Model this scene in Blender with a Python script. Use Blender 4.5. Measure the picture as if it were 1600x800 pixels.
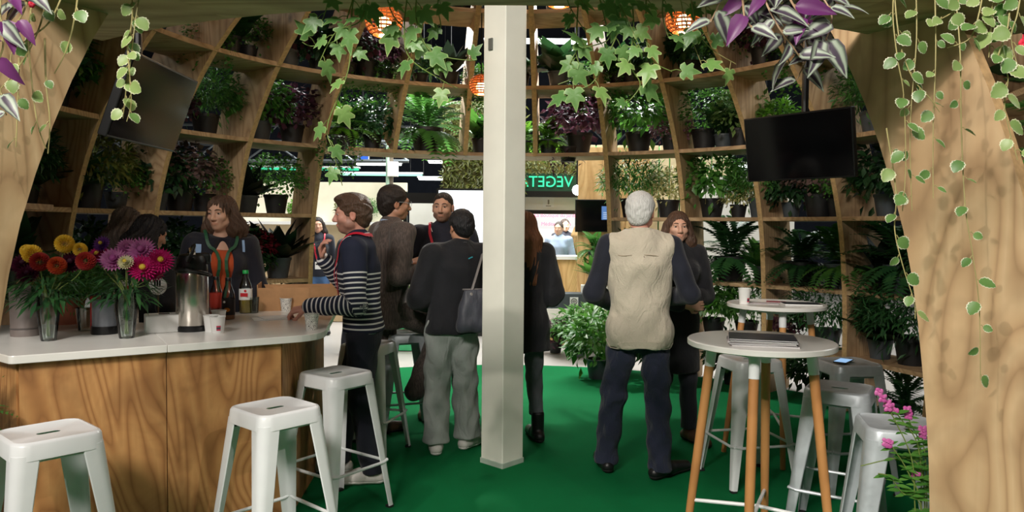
import bpy, bmesh, math, random
import numpy as np
from mathutils import Vector, Matrix

# ------------------------------------------------------------------ camera, world, big lights, exposure
SC = bpy.context.scene
COL = SC.collection
for o in list(bpy.data.objects):
    bpy.data.objects.remove(o)
FPX = 1160.0                      # focal length in pixels of the 1600 x 800 frame
CAM_Z = 1.55
PITCH = math.atan(44 / FPX)
CAMROT = Matrix.Rotation(math.pi / 2 - PITCH, 4, 'X') @ Matrix.Rotation(0.0085, 4, 'Z')
cd = bpy.data.cameras.new('camera')
cam = bpy.data.objects.new('camera', cd)
COL.objects.link(cam)
cd.sensor_width = 36.0
cd.lens = FPX / 1600 * 36
cd.clip_start = 0.05
cam.matrix_world = Matrix.Translation((0, 0, CAM_Z)) @ CAMROT
SC.camera = cam

SC.view_settings.view_transform = 'Standard'
SC.view_settings.look = 'None'
SC.view_settings.exposure = 0.0
SC.view_settings.gamma = 1.0
SC.view_settings.use_curve_mapping = False

w = bpy.data.worlds.new('hall_air')
SC.world = w
w.use_nodes = True
w.node_tree.nodes['Background'].inputs[0].default_value = (0.80, 0.88, 1.0, 1)
w.node_tree.nodes['Background'].inputs[1].default_value = 0.10


def aim(o, target):
    d = Vector(target) - o.location
    o.rotation_euler = d.to_track_quat('-Z', 'Y').to_euler()


def area(name, loc, target, size, power, color=(1, 1, 1), size_y=None):
    l = bpy.data.lights.new(name, 'AREA')
    l.energy = power
    l.color = color
    l.size = size
    if size_y:
        l.shape = 'RECTANGLE'
        l.size_y = size_y
    o = bpy.data.objects.new(name, l)
    COL.objects.link(o)
    o.location = loc
    aim(o, target)
    return o


def spot(name, loc, target, power, angle, color=(1, 1, 1), rad=0.05, blend=0.5):
    l = bpy.data.lights.new(name, 'SPOT')
    l.energy = power
    l.color = color
    l.spot_size = math.radians(angle)
    l.spot_blend = blend
    l.shadow_soft_size = rad
    o = bpy.data.objects.new(name, l)
    COL.objects.link(o)
    o.location = loc
    aim(o, target)
    return o


# hall ceiling luminaires behind the camera, over the dome and over the stands beyond, plus an added fill
area('hall_light_front', (-2.2, -3.0, 5.6), (0.0, 3.0, 0.6), 2.4, 620, (1.0, 0.94, 0.86), 1.2)
area('hall_light_over', (0.0, 4.7, 5.8), (0.0, 4.7, 0.0), 1.6, 150, (1.0, 0.95, 0.88))
area('hall_light_back', (0.0, 12.0, 6.0), (0.0, 11.4, 0.0), 5.0, 900, (0.96, 1.0, 0.98), 3.0)
area('hall_fill_mid', (0.0, 8.6, 5.9), (0.0, 12.4, 1.0), 2.4, 260, (1.0, 0.98, 0.93))  # added fill, brightens the camera-facing sides of the far stands
area('hall_light_right', (7.5, 6.5, 5.5), (5.5, 6.5, 0.0), 3.0, 130, (0.94, 1.0, 0.98))
area('hall_light_left', (-7.5, 6.5, 5.5), (-5.5, 7.0, 0.0), 3.0, 70, (0.94, 1.0, 0.98))
spot('spot_front_left', (-3.0, -2.6, 4.8), (1.6, 2.6, 1.2), 520, 50, (1.0, 0.93, 0.83), 0.05)
spot('spot_front_right', (3.2, -2.6, 4.8), (-1.6, 3.6, 1.0), 330, 50, (1.0, 0.93, 0.83), 0.05)
spot('spot_back_left', (-2.6, 10.5, 4.9), (1.7, 6.2, 1.9), 1700, 56, (1.0, 0.96, 0.90), 0.05)
spot('spot_back_right', (2.4, 10.5, 4.9), (-1.8, 6.4, 1.9), 1700, 56, (1.0, 0.96, 0.90), 0.05)
spot('spot_dome_top', (0.35, 4.1, 4.6), (0.2, 4.6, 0.0), 230, 100, (1.0, 0.93, 0.84), 0.06)
spot('spot_dome_left', (0.7, 4.5, 4.4), (-1.9, 6.6, 1.7), 260, 62, (1.0, 0.95, 0.88), 0.04)
spot('spot_dome_right', (-0.7, 4.5, 4.4), (1.9, 6.4, 1.7), 260, 62, (1.0, 0.95, 0.88), 0.04)

rnd = random.Random(7)
nrs = np.random.RandomState(7)


def P(px, py, Y):
    """world point seen at photograph pixel (px, py) at depth Y (used for measuring placements)"""
    d = CAMROT.to_3x3() @ Vector(((px - 800) / FPX, -(py - 400) / FPX, -1.0))
    return Vector((0, 0, CAM_Z)) + d * (Y / d.y)


# ------------------------------------------------------------------ object helpers
def tag(o, label=None, cat=None, group=None, kind=None):
    if label: o['label'] = label
    if cat: o['category'] = cat
    if group: o['group'] = group
    if kind: o['kind'] = kind
    return o


def link(o, parent=None):
    COL.objects.link(o)
    if parent is not None:
        o.parent = parent
    return o


def empty(name, loc=(0, 0, 0), rz=0.0, parent=None):
    o = bpy.data.objects.new(name, None)
    o.empty_display_size = 0.05
    link(o, parent)
    o.location = loc
    o.rotation_euler = (0, 0, rz)
    return o


def thing(name, label, cat, loc=(0, 0, 0), rz=0.0, group=None):
    return tag(empty(name, loc, rz), label, cat, group)


def obj(name, me, parent=None, loc=None, rot=None, scale=None):
    o = bpy.data.objects.new(name, me)
    link(o, parent)
    if loc is not None: o.location = loc
    if rot is not None: o.rotation_euler = rot
    if scale is not None: o.scale = (scale,) * 3 if isinstance(scale, (int, float)) else scale
    return o


def copy_tree(o, parent=None):
    c = o.copy()
    COL.objects.link(c)
    c.parent = parent
    for ch in o.children:
        copy_tree(ch, c)
    return c


def npmesh(name, V, F, m=None, smooth=True, attr=None):
    """mesh from arrays; F is an (n, 4) or (n, 3) array or list of arrays"""
    me = bpy.data.meshes.new(name)
    V = np.asarray(V, dtype=np.float32)
    Fs = [np.asarray(f, dtype=np.int32) for f in (F if isinstance(F, list) else [F]) if len(f)]
    me.vertices.add(len(V))
    me.vertices.foreach_set('co', V.ravel())
    tot = np.concatenate([np.full(len(f), f.shape[1], np.int32) for f in Fs])
    flat = np.concatenate([f.ravel() for f in Fs])
    me.loops.add(len(flat))
    me.loops.foreach_set('vertex_index', flat)
    me.polygons.add(len(tot))
    me.polygons.foreach_set('loop_start', np.concatenate([[0], np.cumsum(tot)[:-1]]).astype(np.int32))
    me.polygons.foreach_set('loop_total', tot)
    if smooth:
        me.polygons.foreach_set('use_smooth', np.ones(len(tot), bool))
    if attr:
        for k, a in attr.items():
            at = me.attributes.new(k, 'FLOAT', 'POINT')
            at.data.foreach_set('value', np.asarray(a, np.float32))
    me.update(calc_edges=True)
    me.validate()
    if m is not None:
        me.materials.append(m)
    return me


class MB:
    """collects shapes into one mesh"""
    def __init__(self):
        self.v = []; self.f = []; self.mi = []

    def add(self, verts, faces, mi=0):
        n = len(self.v)
        self.v += [tuple(v) for v in verts]
        self.f += [tuple(i + n for i in f) for f in faces]
        self.mi += [mi] * len(faces)
        return self

    def box(self, c, s, R=None, mi=0, taper=None):
        vs = []
        for dz in (-1, 1):
            t = 1.0 if (taper is None or dz < 0) else taper
            for dx, dy in ((-1, -1), (1, -1), (1, 1), (-1, 1)):
                p = Vector((dx * s[0] / 2 * t, dy * s[1] / 2 * t, dz * s[2] / 2))
                if R is not None: p = R @ p
                vs.append(Vector(c) + p)
        return self.add(vs, [(3, 2, 1, 0), (4, 5, 6, 7), (0, 1, 5, 4), (1, 2, 6, 5), (2, 3, 7, 6), (3, 0, 4, 7)], mi)

    def lathe(self, prof, c=(0, 0, 0), n=24, mi=0, R=None):
        vs = []; fs = []
        for r, z in prof:
            for i in range(n):
                a = 2 * math.pi * i / n
                p = Vector((max(r, 1e-4) * math.cos(a), max(r, 1e-4) * math.sin(a), z))
                if R is not None: p = R @ p
                vs.append(Vector(c) + p)
        for j in range(len(prof) - 1):
            for i in range(n):
                k = (i + 1) % n
                fs.append((j * n + i, j * n + k, (j + 1) * n + k, (j + 1) * n + i))
        return self.add(vs, fs, mi)

    def tube(self, pts, r, n=8, mi=0, cap=True, flat=None):
        pts = [Vector(p) for p in pts]
        rs = r if isinstance(r, (list, tuple)) else [r] * len(pts)
        vs = []; fs = []
        up = Vector((0, 0, 1))
        t0 = (pts[1] - pts[0]).normalized()
        if abs(t0.dot(up)) > 0.95: up = Vector((1, 0, 0))
        a = t0.cross(up).normalized()
        for i, p in enumerate(pts):
            t = (pts[min(i + 1, len(pts) - 1)] - pts[max(i - 1, 0)])
            t = t.normalized() if t.length > 1e-9 else t0
            a = (a - t * a.dot(t))
            a = a.normalized() if a.length > 1e-6 else t.orthogonal().normalized()
            b = t.cross(a)
            for k in range(n):
                an = 2 * math.pi * k / n
                fb = 1.0 if flat is None else flat
                vs.append(p + a * math.cos(an) * rs[i] + b * math.sin(an) * rs[i] * fb)
        for j in range(len(pts) - 1):
            for k in range(n):
                l = (k + 1) % n
                fs.append((j * n + k, j * n + l, (j + 1) * n + l, (j + 1) * n + k))
        if cap:
            fs.append(tuple(range(n))[::-1])
            fs.append(tuple(range((len(pts) - 1) * n, len(pts) * n)))
        return self.add(vs, fs, mi)

    def prism(self, poly, z0, z1, mi=0):
        """vertical prism over a counter-clockwise xy polygon"""
        n = len(poly)
        vs = [(x, y, z0) for x, y in poly] + [(x, y, z1) for x, y in poly]
        fs = [tuple(range(n))[::-1], tuple(range(n, 2 * n))]
        fs += [(i, (i + 1) % n, n + (i + 1) % n, n + i) for i in range(n)]
        return self.add(vs, fs, mi)

    def ball(self, c, r, n=12, m=8, mi=0, R=None):
        r = (r, r, r) if isinstance(r, (int, float)) else r
        vs = []; fs = []
        for j in range(m + 1):
            t = math.pi * j / m
            for i in range(n):
                a = 2 * math.pi * i / n
                p = Vector((r[0] * math.sin(t) * math.cos(a), r[1] * math.sin(t) * math.sin(a), -r[2] * math.cos(t)))
                if R is not None: p = R @ p
                vs.append(Vector(c) + p)
        for j in range(m):
            for i in range(n):
                k = (i + 1) % n
                fs.append((j * n + i, j * n + k, (j + 1) * n + k, (j + 1) * n + i))
        return self.add(vs, fs, mi)

    def mesh(self, name, mats, smooth=False, bevel=0.0, segs=2, weld=True):
        me = bpy.data.meshes.new(name)
        me.from_pydata([tuple(v) for v in self.v], [], self.f)
        mats = mats if isinstance(mats, (list, tuple)) else [mats]
        for m in mats: me.materials.append(m)
        me.polygons.foreach_set('material_index', self.mi)
        bm = bmesh.new(); bm.from_mesh(me)
        if weld: bmesh.ops.remove_doubles(bm, verts=bm.verts, dist=1e-5)
        bmesh.ops.recalc_face_normals(bm, faces=bm.faces)
        if bevel:
            es = [e for e in bm.edges if len(e.link_faces) == 2 and e.calc_face_angle(0) > 0.6]
            bmesh.ops.bevel(bm, geom=es, offset=bevel, segments=segs, profile=0.5, affect='EDGES', clamp_overlap=True)
        bm.to_mesh(me); bm.free()
        if smooth:
            me.polygons.foreach_set('use_smooth', [True] * len(me.polygons))
            try:
                me.set_sharp_from_angle(angle=0.7)
            except Exception:
                pass
        me.update()
        return me

    def build(self, name, mats, parent=None, loc=None, rot=None, **k):
        return obj(name, self.mesh(name, mats, **k), parent, loc, rot)


def text_mesh(s, size, m, extrude=0.001, align='CENTER', bevel=0.0, font_offset=0.0):
    cu = bpy.data.curves.new('lettering', 'FONT')
    cu.body = s; cu.size = size; cu.align_x = align; cu.align_y = 'CENTER'
    cu.extrude = extrude; cu.bevel_depth = bevel; cu.offset = font_offset
    o = bpy.data.objects.new('lettering_tmp', cu)
    COL.objects.link(o)
    dg = bpy.context.evaluated_depsgraph_get()
    me = bpy.data.meshes.new_from_object(o.evaluated_get(dg))
    bpy.data.objects.remove(o); bpy.data.curves.remove(cu)
    me.materials.clear(); me.materials.append(m)
    return me


# ------------------------------------------------------------------ materials
def S(r, g, b):
    f = lambda c: ((c / 255) / 12.92) if c / 255 <= 0.04045 else (((c / 255) + 0.055) / 1.055) ** 2.4
    return (f(r), f(g), f(b), 1.0)


class NT:
    def __init__(self, name):
        self.m = bpy.data.materials.new(name)
        self.m.use_nodes = True
        self.t = self.m.node_tree
        self.b = self.t.nodes['Principled BSDF']

    def n(self, typ, **k):
        nd = self.t.nodes.new(typ)
        for a, v in k.items():
            if a.startswith('i_'):
                key = a[2:]
                nd.inputs[int(key) if key.isdigit() else key].default_value = v
            else:
                setattr(nd, a, v)
        return nd

    def l(self, a, b):
        self.t.links.new(a, b)

    def ramp(self, fac, stops):
        r = self.n('ShaderNodeValToRGB')
        el = r.color_ramp.elements
        while len(el) < len(stops): el.new(0.5)
        for e, (p, c) in zip(el, stops):
            e.position = p; e.color = c
        if fac is not None: self.l(fac, r.inputs[0])
        return r.outputs[0]

    def mix(self, fac, a, b, typ='MIX'):
        m = self.n('ShaderNodeMix', data_type='RGBA', blend_type=typ)
        for sock, v in ((m.inputs[0], fac), (m.inputs[6], a), (m.inputs[7], b)):
            if isinstance(v, (int, float, tuple)): sock.default_value = v
            else: self.l(v, sock)
        return m.outputs[2]

    def math(self, op, a, b=None, c=None):
        m = self.n('ShaderNodeMath', operation=op)
        for sock, v in zip(m.inputs, (a, b, c)):
            if v is None: continue
            if isinstance(v, (int, float)): sock.default_value = v
            else: self.l(v, sock)
        return m.outputs[0]

    def coords(self, scale=(1, 1, 1), which='Object', rnd_off=0.0):
        tc = self.n('ShaderNodeTexCoord')
        mp = self.n('ShaderNodeMapping')
        mp.inputs['Scale'].default_value = scale
        src = tc.outputs[which]
        if rnd_off:
            oi = self.n('ShaderNodeObjectInfo')
            vm = self.n('ShaderNodeVectorMath', operation='MULTIPLY_ADD')
            cx = self.n('ShaderNodeCombineXYZ')
            self.l(oi.outputs['Random'], cx.inputs[0]); self.l(oi.outputs['Random'], cx.inputs[2])
            self.l(cx.outputs[0], vm.inputs[0])
            vm.inputs[1].default_value = (rnd_off, rnd_off, rnd_off * 1.7)
            self.l(src, vm.inputs[2]); src = vm.outputs[0]
        self.l(src, mp.inputs[0])
        return mp.outputs[0]

    def noise(self, vec, scale=5, detail=2, rough=0.5, dist=0.0):
        nz = self.n('ShaderNodeTexNoise', i_Scale=scale, i_Detail=detail, i_Roughness=rough, i_Distortion=dist)
        if vec is not None: self.l(vec, nz.inputs['Vector'])
        return nz.outputs[0]

    def bump(self, h, strength=0.3, dist=0.01):
        b = self.n('ShaderNodeBump', i_Strength=strength, i_Distance=dist)
        self.l(h, b.inputs['Height'])
        self.l(b.outputs[0], self.b.inputs['Normal'])

    def color(self, c):
        if isinstance(c, tuple): self.b.inputs['Base Color'].default_value = c
        else: self.l(c, self.b.inputs['Base Color'])

    def set(self, **k):
        for a, v in k.items():
            self.b.inputs[a.replace('_', ' ')].default_value = v
        return self


def plain(name, c, rough=0.5, metal=0.0, var=0.12, nscale=8, bump=0.0, bscale=60, spec=None, coat=0.0):
    t = NT(name)
    vec = t.coords()
    nz = t.noise(vec, nscale, 3)
    dark = tuple(x * (1 - var) for x in c[:3]) + (1,)
    lite = tuple(min(1, x * (1 + var)) for x in c[:3]) + (1,)
    t.color(t.ramp(nz, [(0.3, dark), (0.7, lite)]))
    t.set(Roughness=rough, Metallic=metal)
    if spec is not None: t.b.inputs['Specular IOR Level'].default_value = spec
    if coat: t.b.inputs['Coat Weight'].default_value = coat
    if bump:
        t.bump(t.noise(vec, bscale, 3), bump, 0.004)
    return t.m


def glow(name, c, strength):
    t = NT(name)
    t.color((0.02, 0.02, 0.02, 1))
    t.b.inputs['Emission Color'].default_value = c
    t.b.inputs['Emission Strength'].default_value = strength
    return t.m


def plywood(name, light, mid, dark, grain='Z', ring=13.0, rough=0.62, knots=True, st=0.16):
    """veneer: cathedral grain along a local axis, fibre streaks, a few knots and grey stains"""
    t = NT(name)
    sc = {'Z': (1, 1, st), 'X': (st, 1, 1), 'Y': (1, st, 1)}[grain]
    fs = {'Z': (1, 1, 0.02), 'X': (0.02, 1, 1), 'Y': (1, 0.02, 1)}[grain]
    v = t.coords(sc, rnd_off=9.0)
    big = t.noise(v, 1.9, 2.0, 0.5, 0.5)
    # growth rings: narrow soft late-wood lines, their spacing drifts over the sheet
    rings = t.math('PINGPONG', t.math('MULTIPLY', big, ring), 0.5)
    rings = t.math('MULTIPLY', rings, 2.0)
    saw = t.math('SMOOTH_MIN', rings, 0.9, 0.3)
    vf = t.coords(fs, rnd_off=5.0)
    fib = t.noise(vf, 95, 3, 0.6)
    c1 = t.mix(saw, light, mid)
    c2 = t.mix(t.math('MULTIPLY', t.math('POWER', rings, 5.0), 0.6), c1, dark)
    c3 = t.mix(t.math('MULTIPLY', fib, 0.55), c2, mid)
    vb = t.coords((1, 1, 1), rnd_off=3.0)
    blot = t.noise(vb, 3.2, 3, 0.6)
    bl = t.ramp(blot, [(0.52, (0, 0, 0, 1)), (0.72, (1, 1, 1, 1))])
    c4 = t.mix(t.math('MULTIPLY', bl, 0.38), c3, tuple(x * 0.62 for x in dark[:3]) + (1,))
    if knots:
        vo = t.n('ShaderNodeTexVoronoi', i_Scale=1.7, i_Randomness=1.0)
        vk = t.coords((1, 1, 0.8) if grain == 'Z' else (0.8, 1, 1), rnd_off=7.0)
        t.l(vk, vo.inputs['Vector'])
        kn = t.ramp(vo.outputs['Distance'], [(0.03, (1, 1, 1, 1)), (0.075, (0, 0, 0, 1))])
        c4 = t.mix(t.math('MULTIPLY', kn, 0.75), c4, tuple(x * 0.45 for x in dark[:3]) + (1,))
    wv = t.noise(t.coords(tuple(x * (3.0 if x < 1 else 1) for x in sc), rnd_off=2.0), 4.5, 3, 0.6, 0.8)
    c4 = t.mix(t.math('MULTIPLY', t.ramp(wv, [(0.42, (0, 0, 0, 1)), (0.66, (1, 1, 1, 1))]), 0.42), c4, dark)
    t.color(c4)
    t.set(Roughness=rough)
    t.bump(t.math('ADD', t.math('MULTIPLY', fib, 0.5), rings), 0.10, 0.002)
    return t.m


def leafmat(name, c1, c2, trans=0.35, rough=0.42, rim=None, under=None, stripe=None):
    """leaf: two greens by piece, let-through light, optional pale rim (attribute), stripes, purple underside"""
    t = NT(name)
    g = t.n('ShaderNodeNewGeometry')
    oi = t.n('ShaderNodeObjectInfo')
    r = t.math('FRACT', t.math('ADD', g.outputs['Random Per Island'], oi.outputs['Random']))
    col = t.mix(r, c1, c2)
    if stripe or rim:
        at = t.n('ShaderNodeAttribute', attribute_name='rim')
    if stripe:
        s = t.ramp(at.outputs['Fac'], stripe)
        col = t.mix(0.85, col, s)
    if rim:
        v = t.coords((1, 1, 1), rnd_off=4.0)
        wob = t.math('ADD', at.outputs['Fac'], t.math('MULTIPLY', t.math('SUBTRACT', t.noise(v, 60, 2), 0.5), 0.5))
        col = t.mix(t.ramp(wob, [(0.80, (0, 0, 0, 1)), (0.95, (1, 1, 1, 1))]), col, rim)
    if under:
        col = t.mix(g.outputs['Backfacing'], col, under)
    t.color(col)
    t.set(Roughness=rough)
    tr = t.n('ShaderNodeBsdfTranslucent')
    t.l(col, tr.inputs[0]) if not isinstance(col, tuple) else None
    ms = t.n('ShaderNodeMixShader')
    ms.inputs[0].default_value = trans
    out = t.t.nodes['Material Output']
    t.l(t.b.outputs[0], ms.inputs[1]); t.l(tr.outputs[0], ms.inputs[2])
    t.l(ms.outputs[0], out.inputs[0])
    return t.m


def glassmat(name, c=(1, 1, 1, 1), rough=0.02, alpha=0.25, ior=1.45):
    t = NT(name)
    tr = t.n('ShaderNodeBsdfTransparent'); tr.inputs[0].default_value = c
    gl = t.n('ShaderNodeBsdfGlossy'); gl.inputs['Roughness'].default_value = rough
    fr = t.n('ShaderNodeFresnel'); fr.inputs[0].default_value = ior
    ms = t.n('ShaderNodeMixShader')
    t.l(t.math('ADD', fr.outputs[0], alpha * 0.25), ms.inputs[0]); t.l(tr.outputs[0], ms.inputs[1]); t.l(gl.outputs[0], ms.inputs[2])
    t.l(ms.outputs[0], t.t.nodes['Material Output'].inputs[0])
    return t.m


def fabric(name, c, scale=260, bump=0.25, var=0.15, rough=0.85, streak=None, fold=0.0):
    t = NT(name)
    v = t.coords()
    n1 = t.noise(v, 7, 3)
    d = tuple(x * (1 - var) for x in c[:3]) + (1,)
    l = tuple(min(1, x * (1 + var)) for x in c[:3]) + (1,)
    col = t.ramp(n1, [(0.3, d), (0.7, l)])
    if streak:
        vs = t.coords((1, 1, 0.03))
        col = t.mix(t.ramp(t.noise(vs, 150, 2), [(0.45, (0, 0, 0, 1)), (0.62, (1, 1, 1, 1))]), col, streak)
    t.color(col)
    t.set(Roughness=rough)
    t.b.inputs['Sheen Weight'].default_value = 0.15
    h = t.noise(v, scale, 2)
    if fold:
        vv = t.coords((1, 1, 0.55))
        h = t.math('ADD', t.math('MULTIPLY', h, 0.15), t.math('MULTIPLY', t.noise(vv, 11, 3, 0.5, 1.2), 1.0))
        t.bump(h, fold, 0.03)
    else:
        t.bump(h, bump, 0.002)
    return t.m


M = {}
M['ply_rib'] = plywood('plywood_rib', S(218, 188, 148), S(196, 160, 120), S(136, 104, 74), 'Z', 24, st=0.22)
M['ply_shelf'] = plywood('plywood_shelf', S(200, 170, 134), S(174, 142, 106), S(130, 100, 70), 'X', 26, knots=False)
M['ply_counter'] = plywood('plywood_counter', S(206, 156, 98), S(176, 122, 70), S(112, 70, 36), 'Z', 30, st=0.28)
M['ply_edge'] = plain('plywood_edge', S(186, 152, 108), 0.7, var=0.2, nscale=40)
M['ply_far'] = plywood('plywood_far', S(232, 196, 140), S(212, 170, 112), S(180, 136, 84), 'Z', 26, knots=False)
M['white_top'] = plain('white_laminate', S(236, 234, 230), 0.22, var=0.02)
M['white_metal'] = plain('white_painted_steel', S(232, 234, 236), 0.28, var=0.03)
M['grey_metal'] = plain('galvanised_grey_steel', S(196, 202, 208), 0.38, 0.25, var=0.10, nscale=14)
M['rubber'] = plain('black_rubber', S(28, 28, 30), 0.7)
M['black'] = plain('black_plastic', S(16, 16, 18), 0.35)
M['screen'] = plain('dark_screen_glass', S(5, 6, 9), 0.12, var=0.05, spec=0.25)
M['beech'] = plywood('beech_wood', S(214, 156, 96), S(196, 136, 78), S(168, 110, 60), 'Z', 6, knots=False)
M['steel'] = plain('brushed_steel', S(206, 200, 192), 0.24, 1.0, var=0.06, nscale=3)
M['white'] = plain('white_paper', S(240, 240, 238), 0.6, var=0.02)
M['cream'] = plain('cream_paint', S(236, 226, 204), 0.7, var=0.03)
M['post'] = plain('painted_post', S(244, 242, 230), 0.5, var=0.06, nscale=3)
M['cardboard'] = plain('cardboard', S(178, 134, 92), 0.8, var=0.08, nscale=20)
M['pot_black'] = plain('black_plant_pot', S(30, 31, 33), 0.5)
M['pot_grey'] = plain('slate_plant_pot', S(70, 78, 84), 0.5)
M['pot_terra'] = plain('terracotta_plant_pot', S(150, 84, 62), 0.7)
M['soil'] = plain('soil', S(46, 34, 26), 0.95, var=0.4, nscale=80, bump=0.6, bscale=120)
M['stem'] = plain('green_stem', S(110, 128, 62), 0.6)
M['stem_pale'] = plain('pale_stem', S(158, 148, 96), 0.65)
M['stem_brown'] = plain('brown_stem', S(96, 78, 52), 0.75)
M['glass'] = glassmat('clear_glass', (0.85, 0.92, 0.9, 1), 0.03, 0.22)
M['pet'] = glassmat('clear_plastic', (0.85, 0.88, 0.88, 1), 0.08, 0.28)


def carpet():
    t = NT('green_carpet')
    v = t.coords()
    a = t.noise(v, 900, 2); b = t.noise(v, 2.2, 4, 0.6)
    c = t.mix(b, S(8, 106, 56), S(16, 130, 74))
    t.color(t.mix(t.math('MULTIPLY', a, 0.5), c, S(6, 84, 46)))
    t.set(Roughness=1.0)
    t.b.inputs['Specular IOR Level'].default_value = 0.12
    t.bump(a, 0.6, 0.004)
    return t.m


M['carpet'] = carpet()
# ------------------------------------------------------------------ the hall: floor, ceiling, trusses
CX, CY = 0.0, 4.7                 # dome axis
MB().box((0, 6, -0.06), (44, 40, 0.10)).build('floor', plain('hall_floor', S(176, 170, 164), 0.45, var=0.06, nscale=1.2))
bpy.data.objects['floor']['kind'] = 'structure'
cp = [(CX + 3.62 * math.sin(a), CY - 3.62 * math.cos(a)) for a in [math.radians(i * 5) for i in range(72)]]
cpt = MB().prism(cp, -0.01, 0.006).box((0, -0.6, -0.002), (5.6, 4.6, 0.012)).build('floor_carpet', M['carpet'], weld=False)
cpt['kind'] = 'structure'
m_dark = plain('dark_hall_ceiling', S(30, 36, 52), 0.9, var=0.2, nscale=0.6)
MB().box((0, 8, 7.6), (44, 44, 0.1)).build('ceiling', m_dark)['kind'] = 'structure'
for nm, c, s in (('wall_back', (0, 27, 3.75), (44, 0.1, 7.7)), ('wall_left', (-20, 8, 3.75), (0.1, 38, 7.7)),
                 ('wall_right', (20, 8, 3.75), (0.1, 38, 7.7))):
    MB().box(c, s).build(nm, plain('hall_wall_' + nm, S(40, 46, 60), 0.9))['kind'] = 'structure'
MB().box((0, -9.5, 3.75), (44, 0.1, 7.7)).build('wall_front', plain('hall_wall_front', S(150, 146, 140), 0.9))['kind'] = 'structure'

m_alu = plain('aluminium_truss', S(110, 116, 120), 0.4, 0.6)


def truss(label, a, b, h=0.4):
    t = thing('lighting_truss', label, 'truss', a)
    a = Vector(a); b = Vector(b); L = (b - a)
    n = max(4, int(L.length / 0.5)); d = L / n
    for z in (0, h):
        MB().tube([(0, 0, z), L + Vector((0, 0, z))], 0.035, 6).build('chord', m_alu, t)
    w = MB()
    for i in range(n):
        p = d * i
        q = p + d
        w.tube([p + Vector((0, 0, 0 if i % 2 else h)), q + Vector((0, 0, h if i % 2 else 0))], 0.02, 5)
    w.build('web_bracing', m_alu, t)
    for u in (0.15, 0.85):
        q = L * u
        MB().tube([q + Vector((0, 0, h)), Vector((q.x, q.y, 7.555 - a.z))], 0.008, 5).build('suspension_cable', M['black'], t)
    return t


truss('aluminium lighting truss above the cream plant stand, left of the white post', (-7.5, 14, 2.75), (-1.9, 13.6, 2.75), 0.35)
truss('long aluminium truss far back under the dark hall ceiling', (-9, 19, 3.6), (9, 19, 3.6), 0.5)
truss('aluminium truss at left seen through the plant shelves', (-9.5, 11.5, 3.3), (-4.8, 12.5, 3.0), 0.35)

m_tube = glow('fluorescent_tube', (0.93, 1.0, 0.97, 1), 4.0)
m_green_glow = glow('green_stage_light', (0.05, 1.0, 0.5, 1), 0.9)


def strip_light(label, c, L, m, rz=0.0, gl=None):
    t = thing('strip_light', label, 'ceiling light', c, rz)
    MB().box((0, 0, 0.035), (L, 0.18, 0.03)).build('housing', M['white_metal'], t)
    MB().box((0, 0, 0.0), (L - 0.04, 0.15, 0.035)).build('diffuser', m, t, bevel=0.015)
    for x in (-L * 0.35, L * 0.35):
        MB().tube([(x, 0, 0.045), (x, 0, 7.555 - c[2])], 0.006, 5).build('suspension_cable', M['black'], t)
    return t


strip_light('white strip light under dark ceiling, beside the blue hall sign', P(592, 257, 16), 1.0, m_tube)
strip_light('white strip light nearest the moss wall in the doorway', P(683, 280, 14.4), 0.75, m_tube)
strip_light('white strip light just under the shelf above the doorway', P(684, 254, 17), 0.45, m_tube)
strip_light('long green-lit strip light above the striped man', P(596, 273, 15.2), 1.7, glow('green_white_tube', (0.40, 1.0, 0.70, 1), 1.6))
strip_light('green-lit strip light seen through the left shelves', P(462, 264, 14), 2.4, m_green_glow)
for i, (px, py, Y, L) in enumerate([(1120, 258, 12, 0.9), (1270, 105, 11, 0.7), (1170, 260, 13, 0.8), (840, 66, 14, 2.0)]):
    strip_light(['white strip light behind right shelves near the big screen', 'bright white lamp between ribs just above the right television',
                 'white strip light low behind right shelves', 'white strip light high above the doorway'][i], P(px, py, Y), L, m_tube)

# ------------------------------------------------------------------ timber dome
RPROF = [(0.0, 3.24), (0.45, 3.27), (1.02, 3.25), (1.65, 3.16), (2.3, 2.93), (2.9, 2.5), (3.45, 1.9), (3.75, 1.45)]


def rin(h):
    hs = [p[0] for p in RPROF]; rs = [p[1] for p in RPROF]
    for i in range(len(hs) - 1):
        if h <= hs[i + 1]:
            t = (h - hs[i]) / (hs[i + 1] - hs[i])
            p0 = rs[max(i - 1, 0)]; p1 = rs[i]; p2 = rs[i + 1]; p3 = rs[min(i + 2, len(rs) - 1)]
            return 0.5 * ((2 * p1) + (-p0 + p2) * t + (2 * p0 - 5 * p1 + 4 * p2 - p3) * t * t + (-p0 + 3 * p1 - 3 * p2 + p3) * t ** 3)
    return rs[-1]


RIB_D = 0.52
LEVELS = [0.45, 1.02, 1.65, 2.3, 2.9, 3.45]
PHI0, DPHI = 4.5, 14.0


def polar(phi, r, z=0.0):
    a = math.radians(phi)
    return Vector((CX + r * math.sin(a), CY + r * math.cos(a), z))


dome = empty('wall_dome', (CX, CY, 0))
tag(dome, 'round plywood dome of curved ribs and plant shelves', kind='structure')


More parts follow.
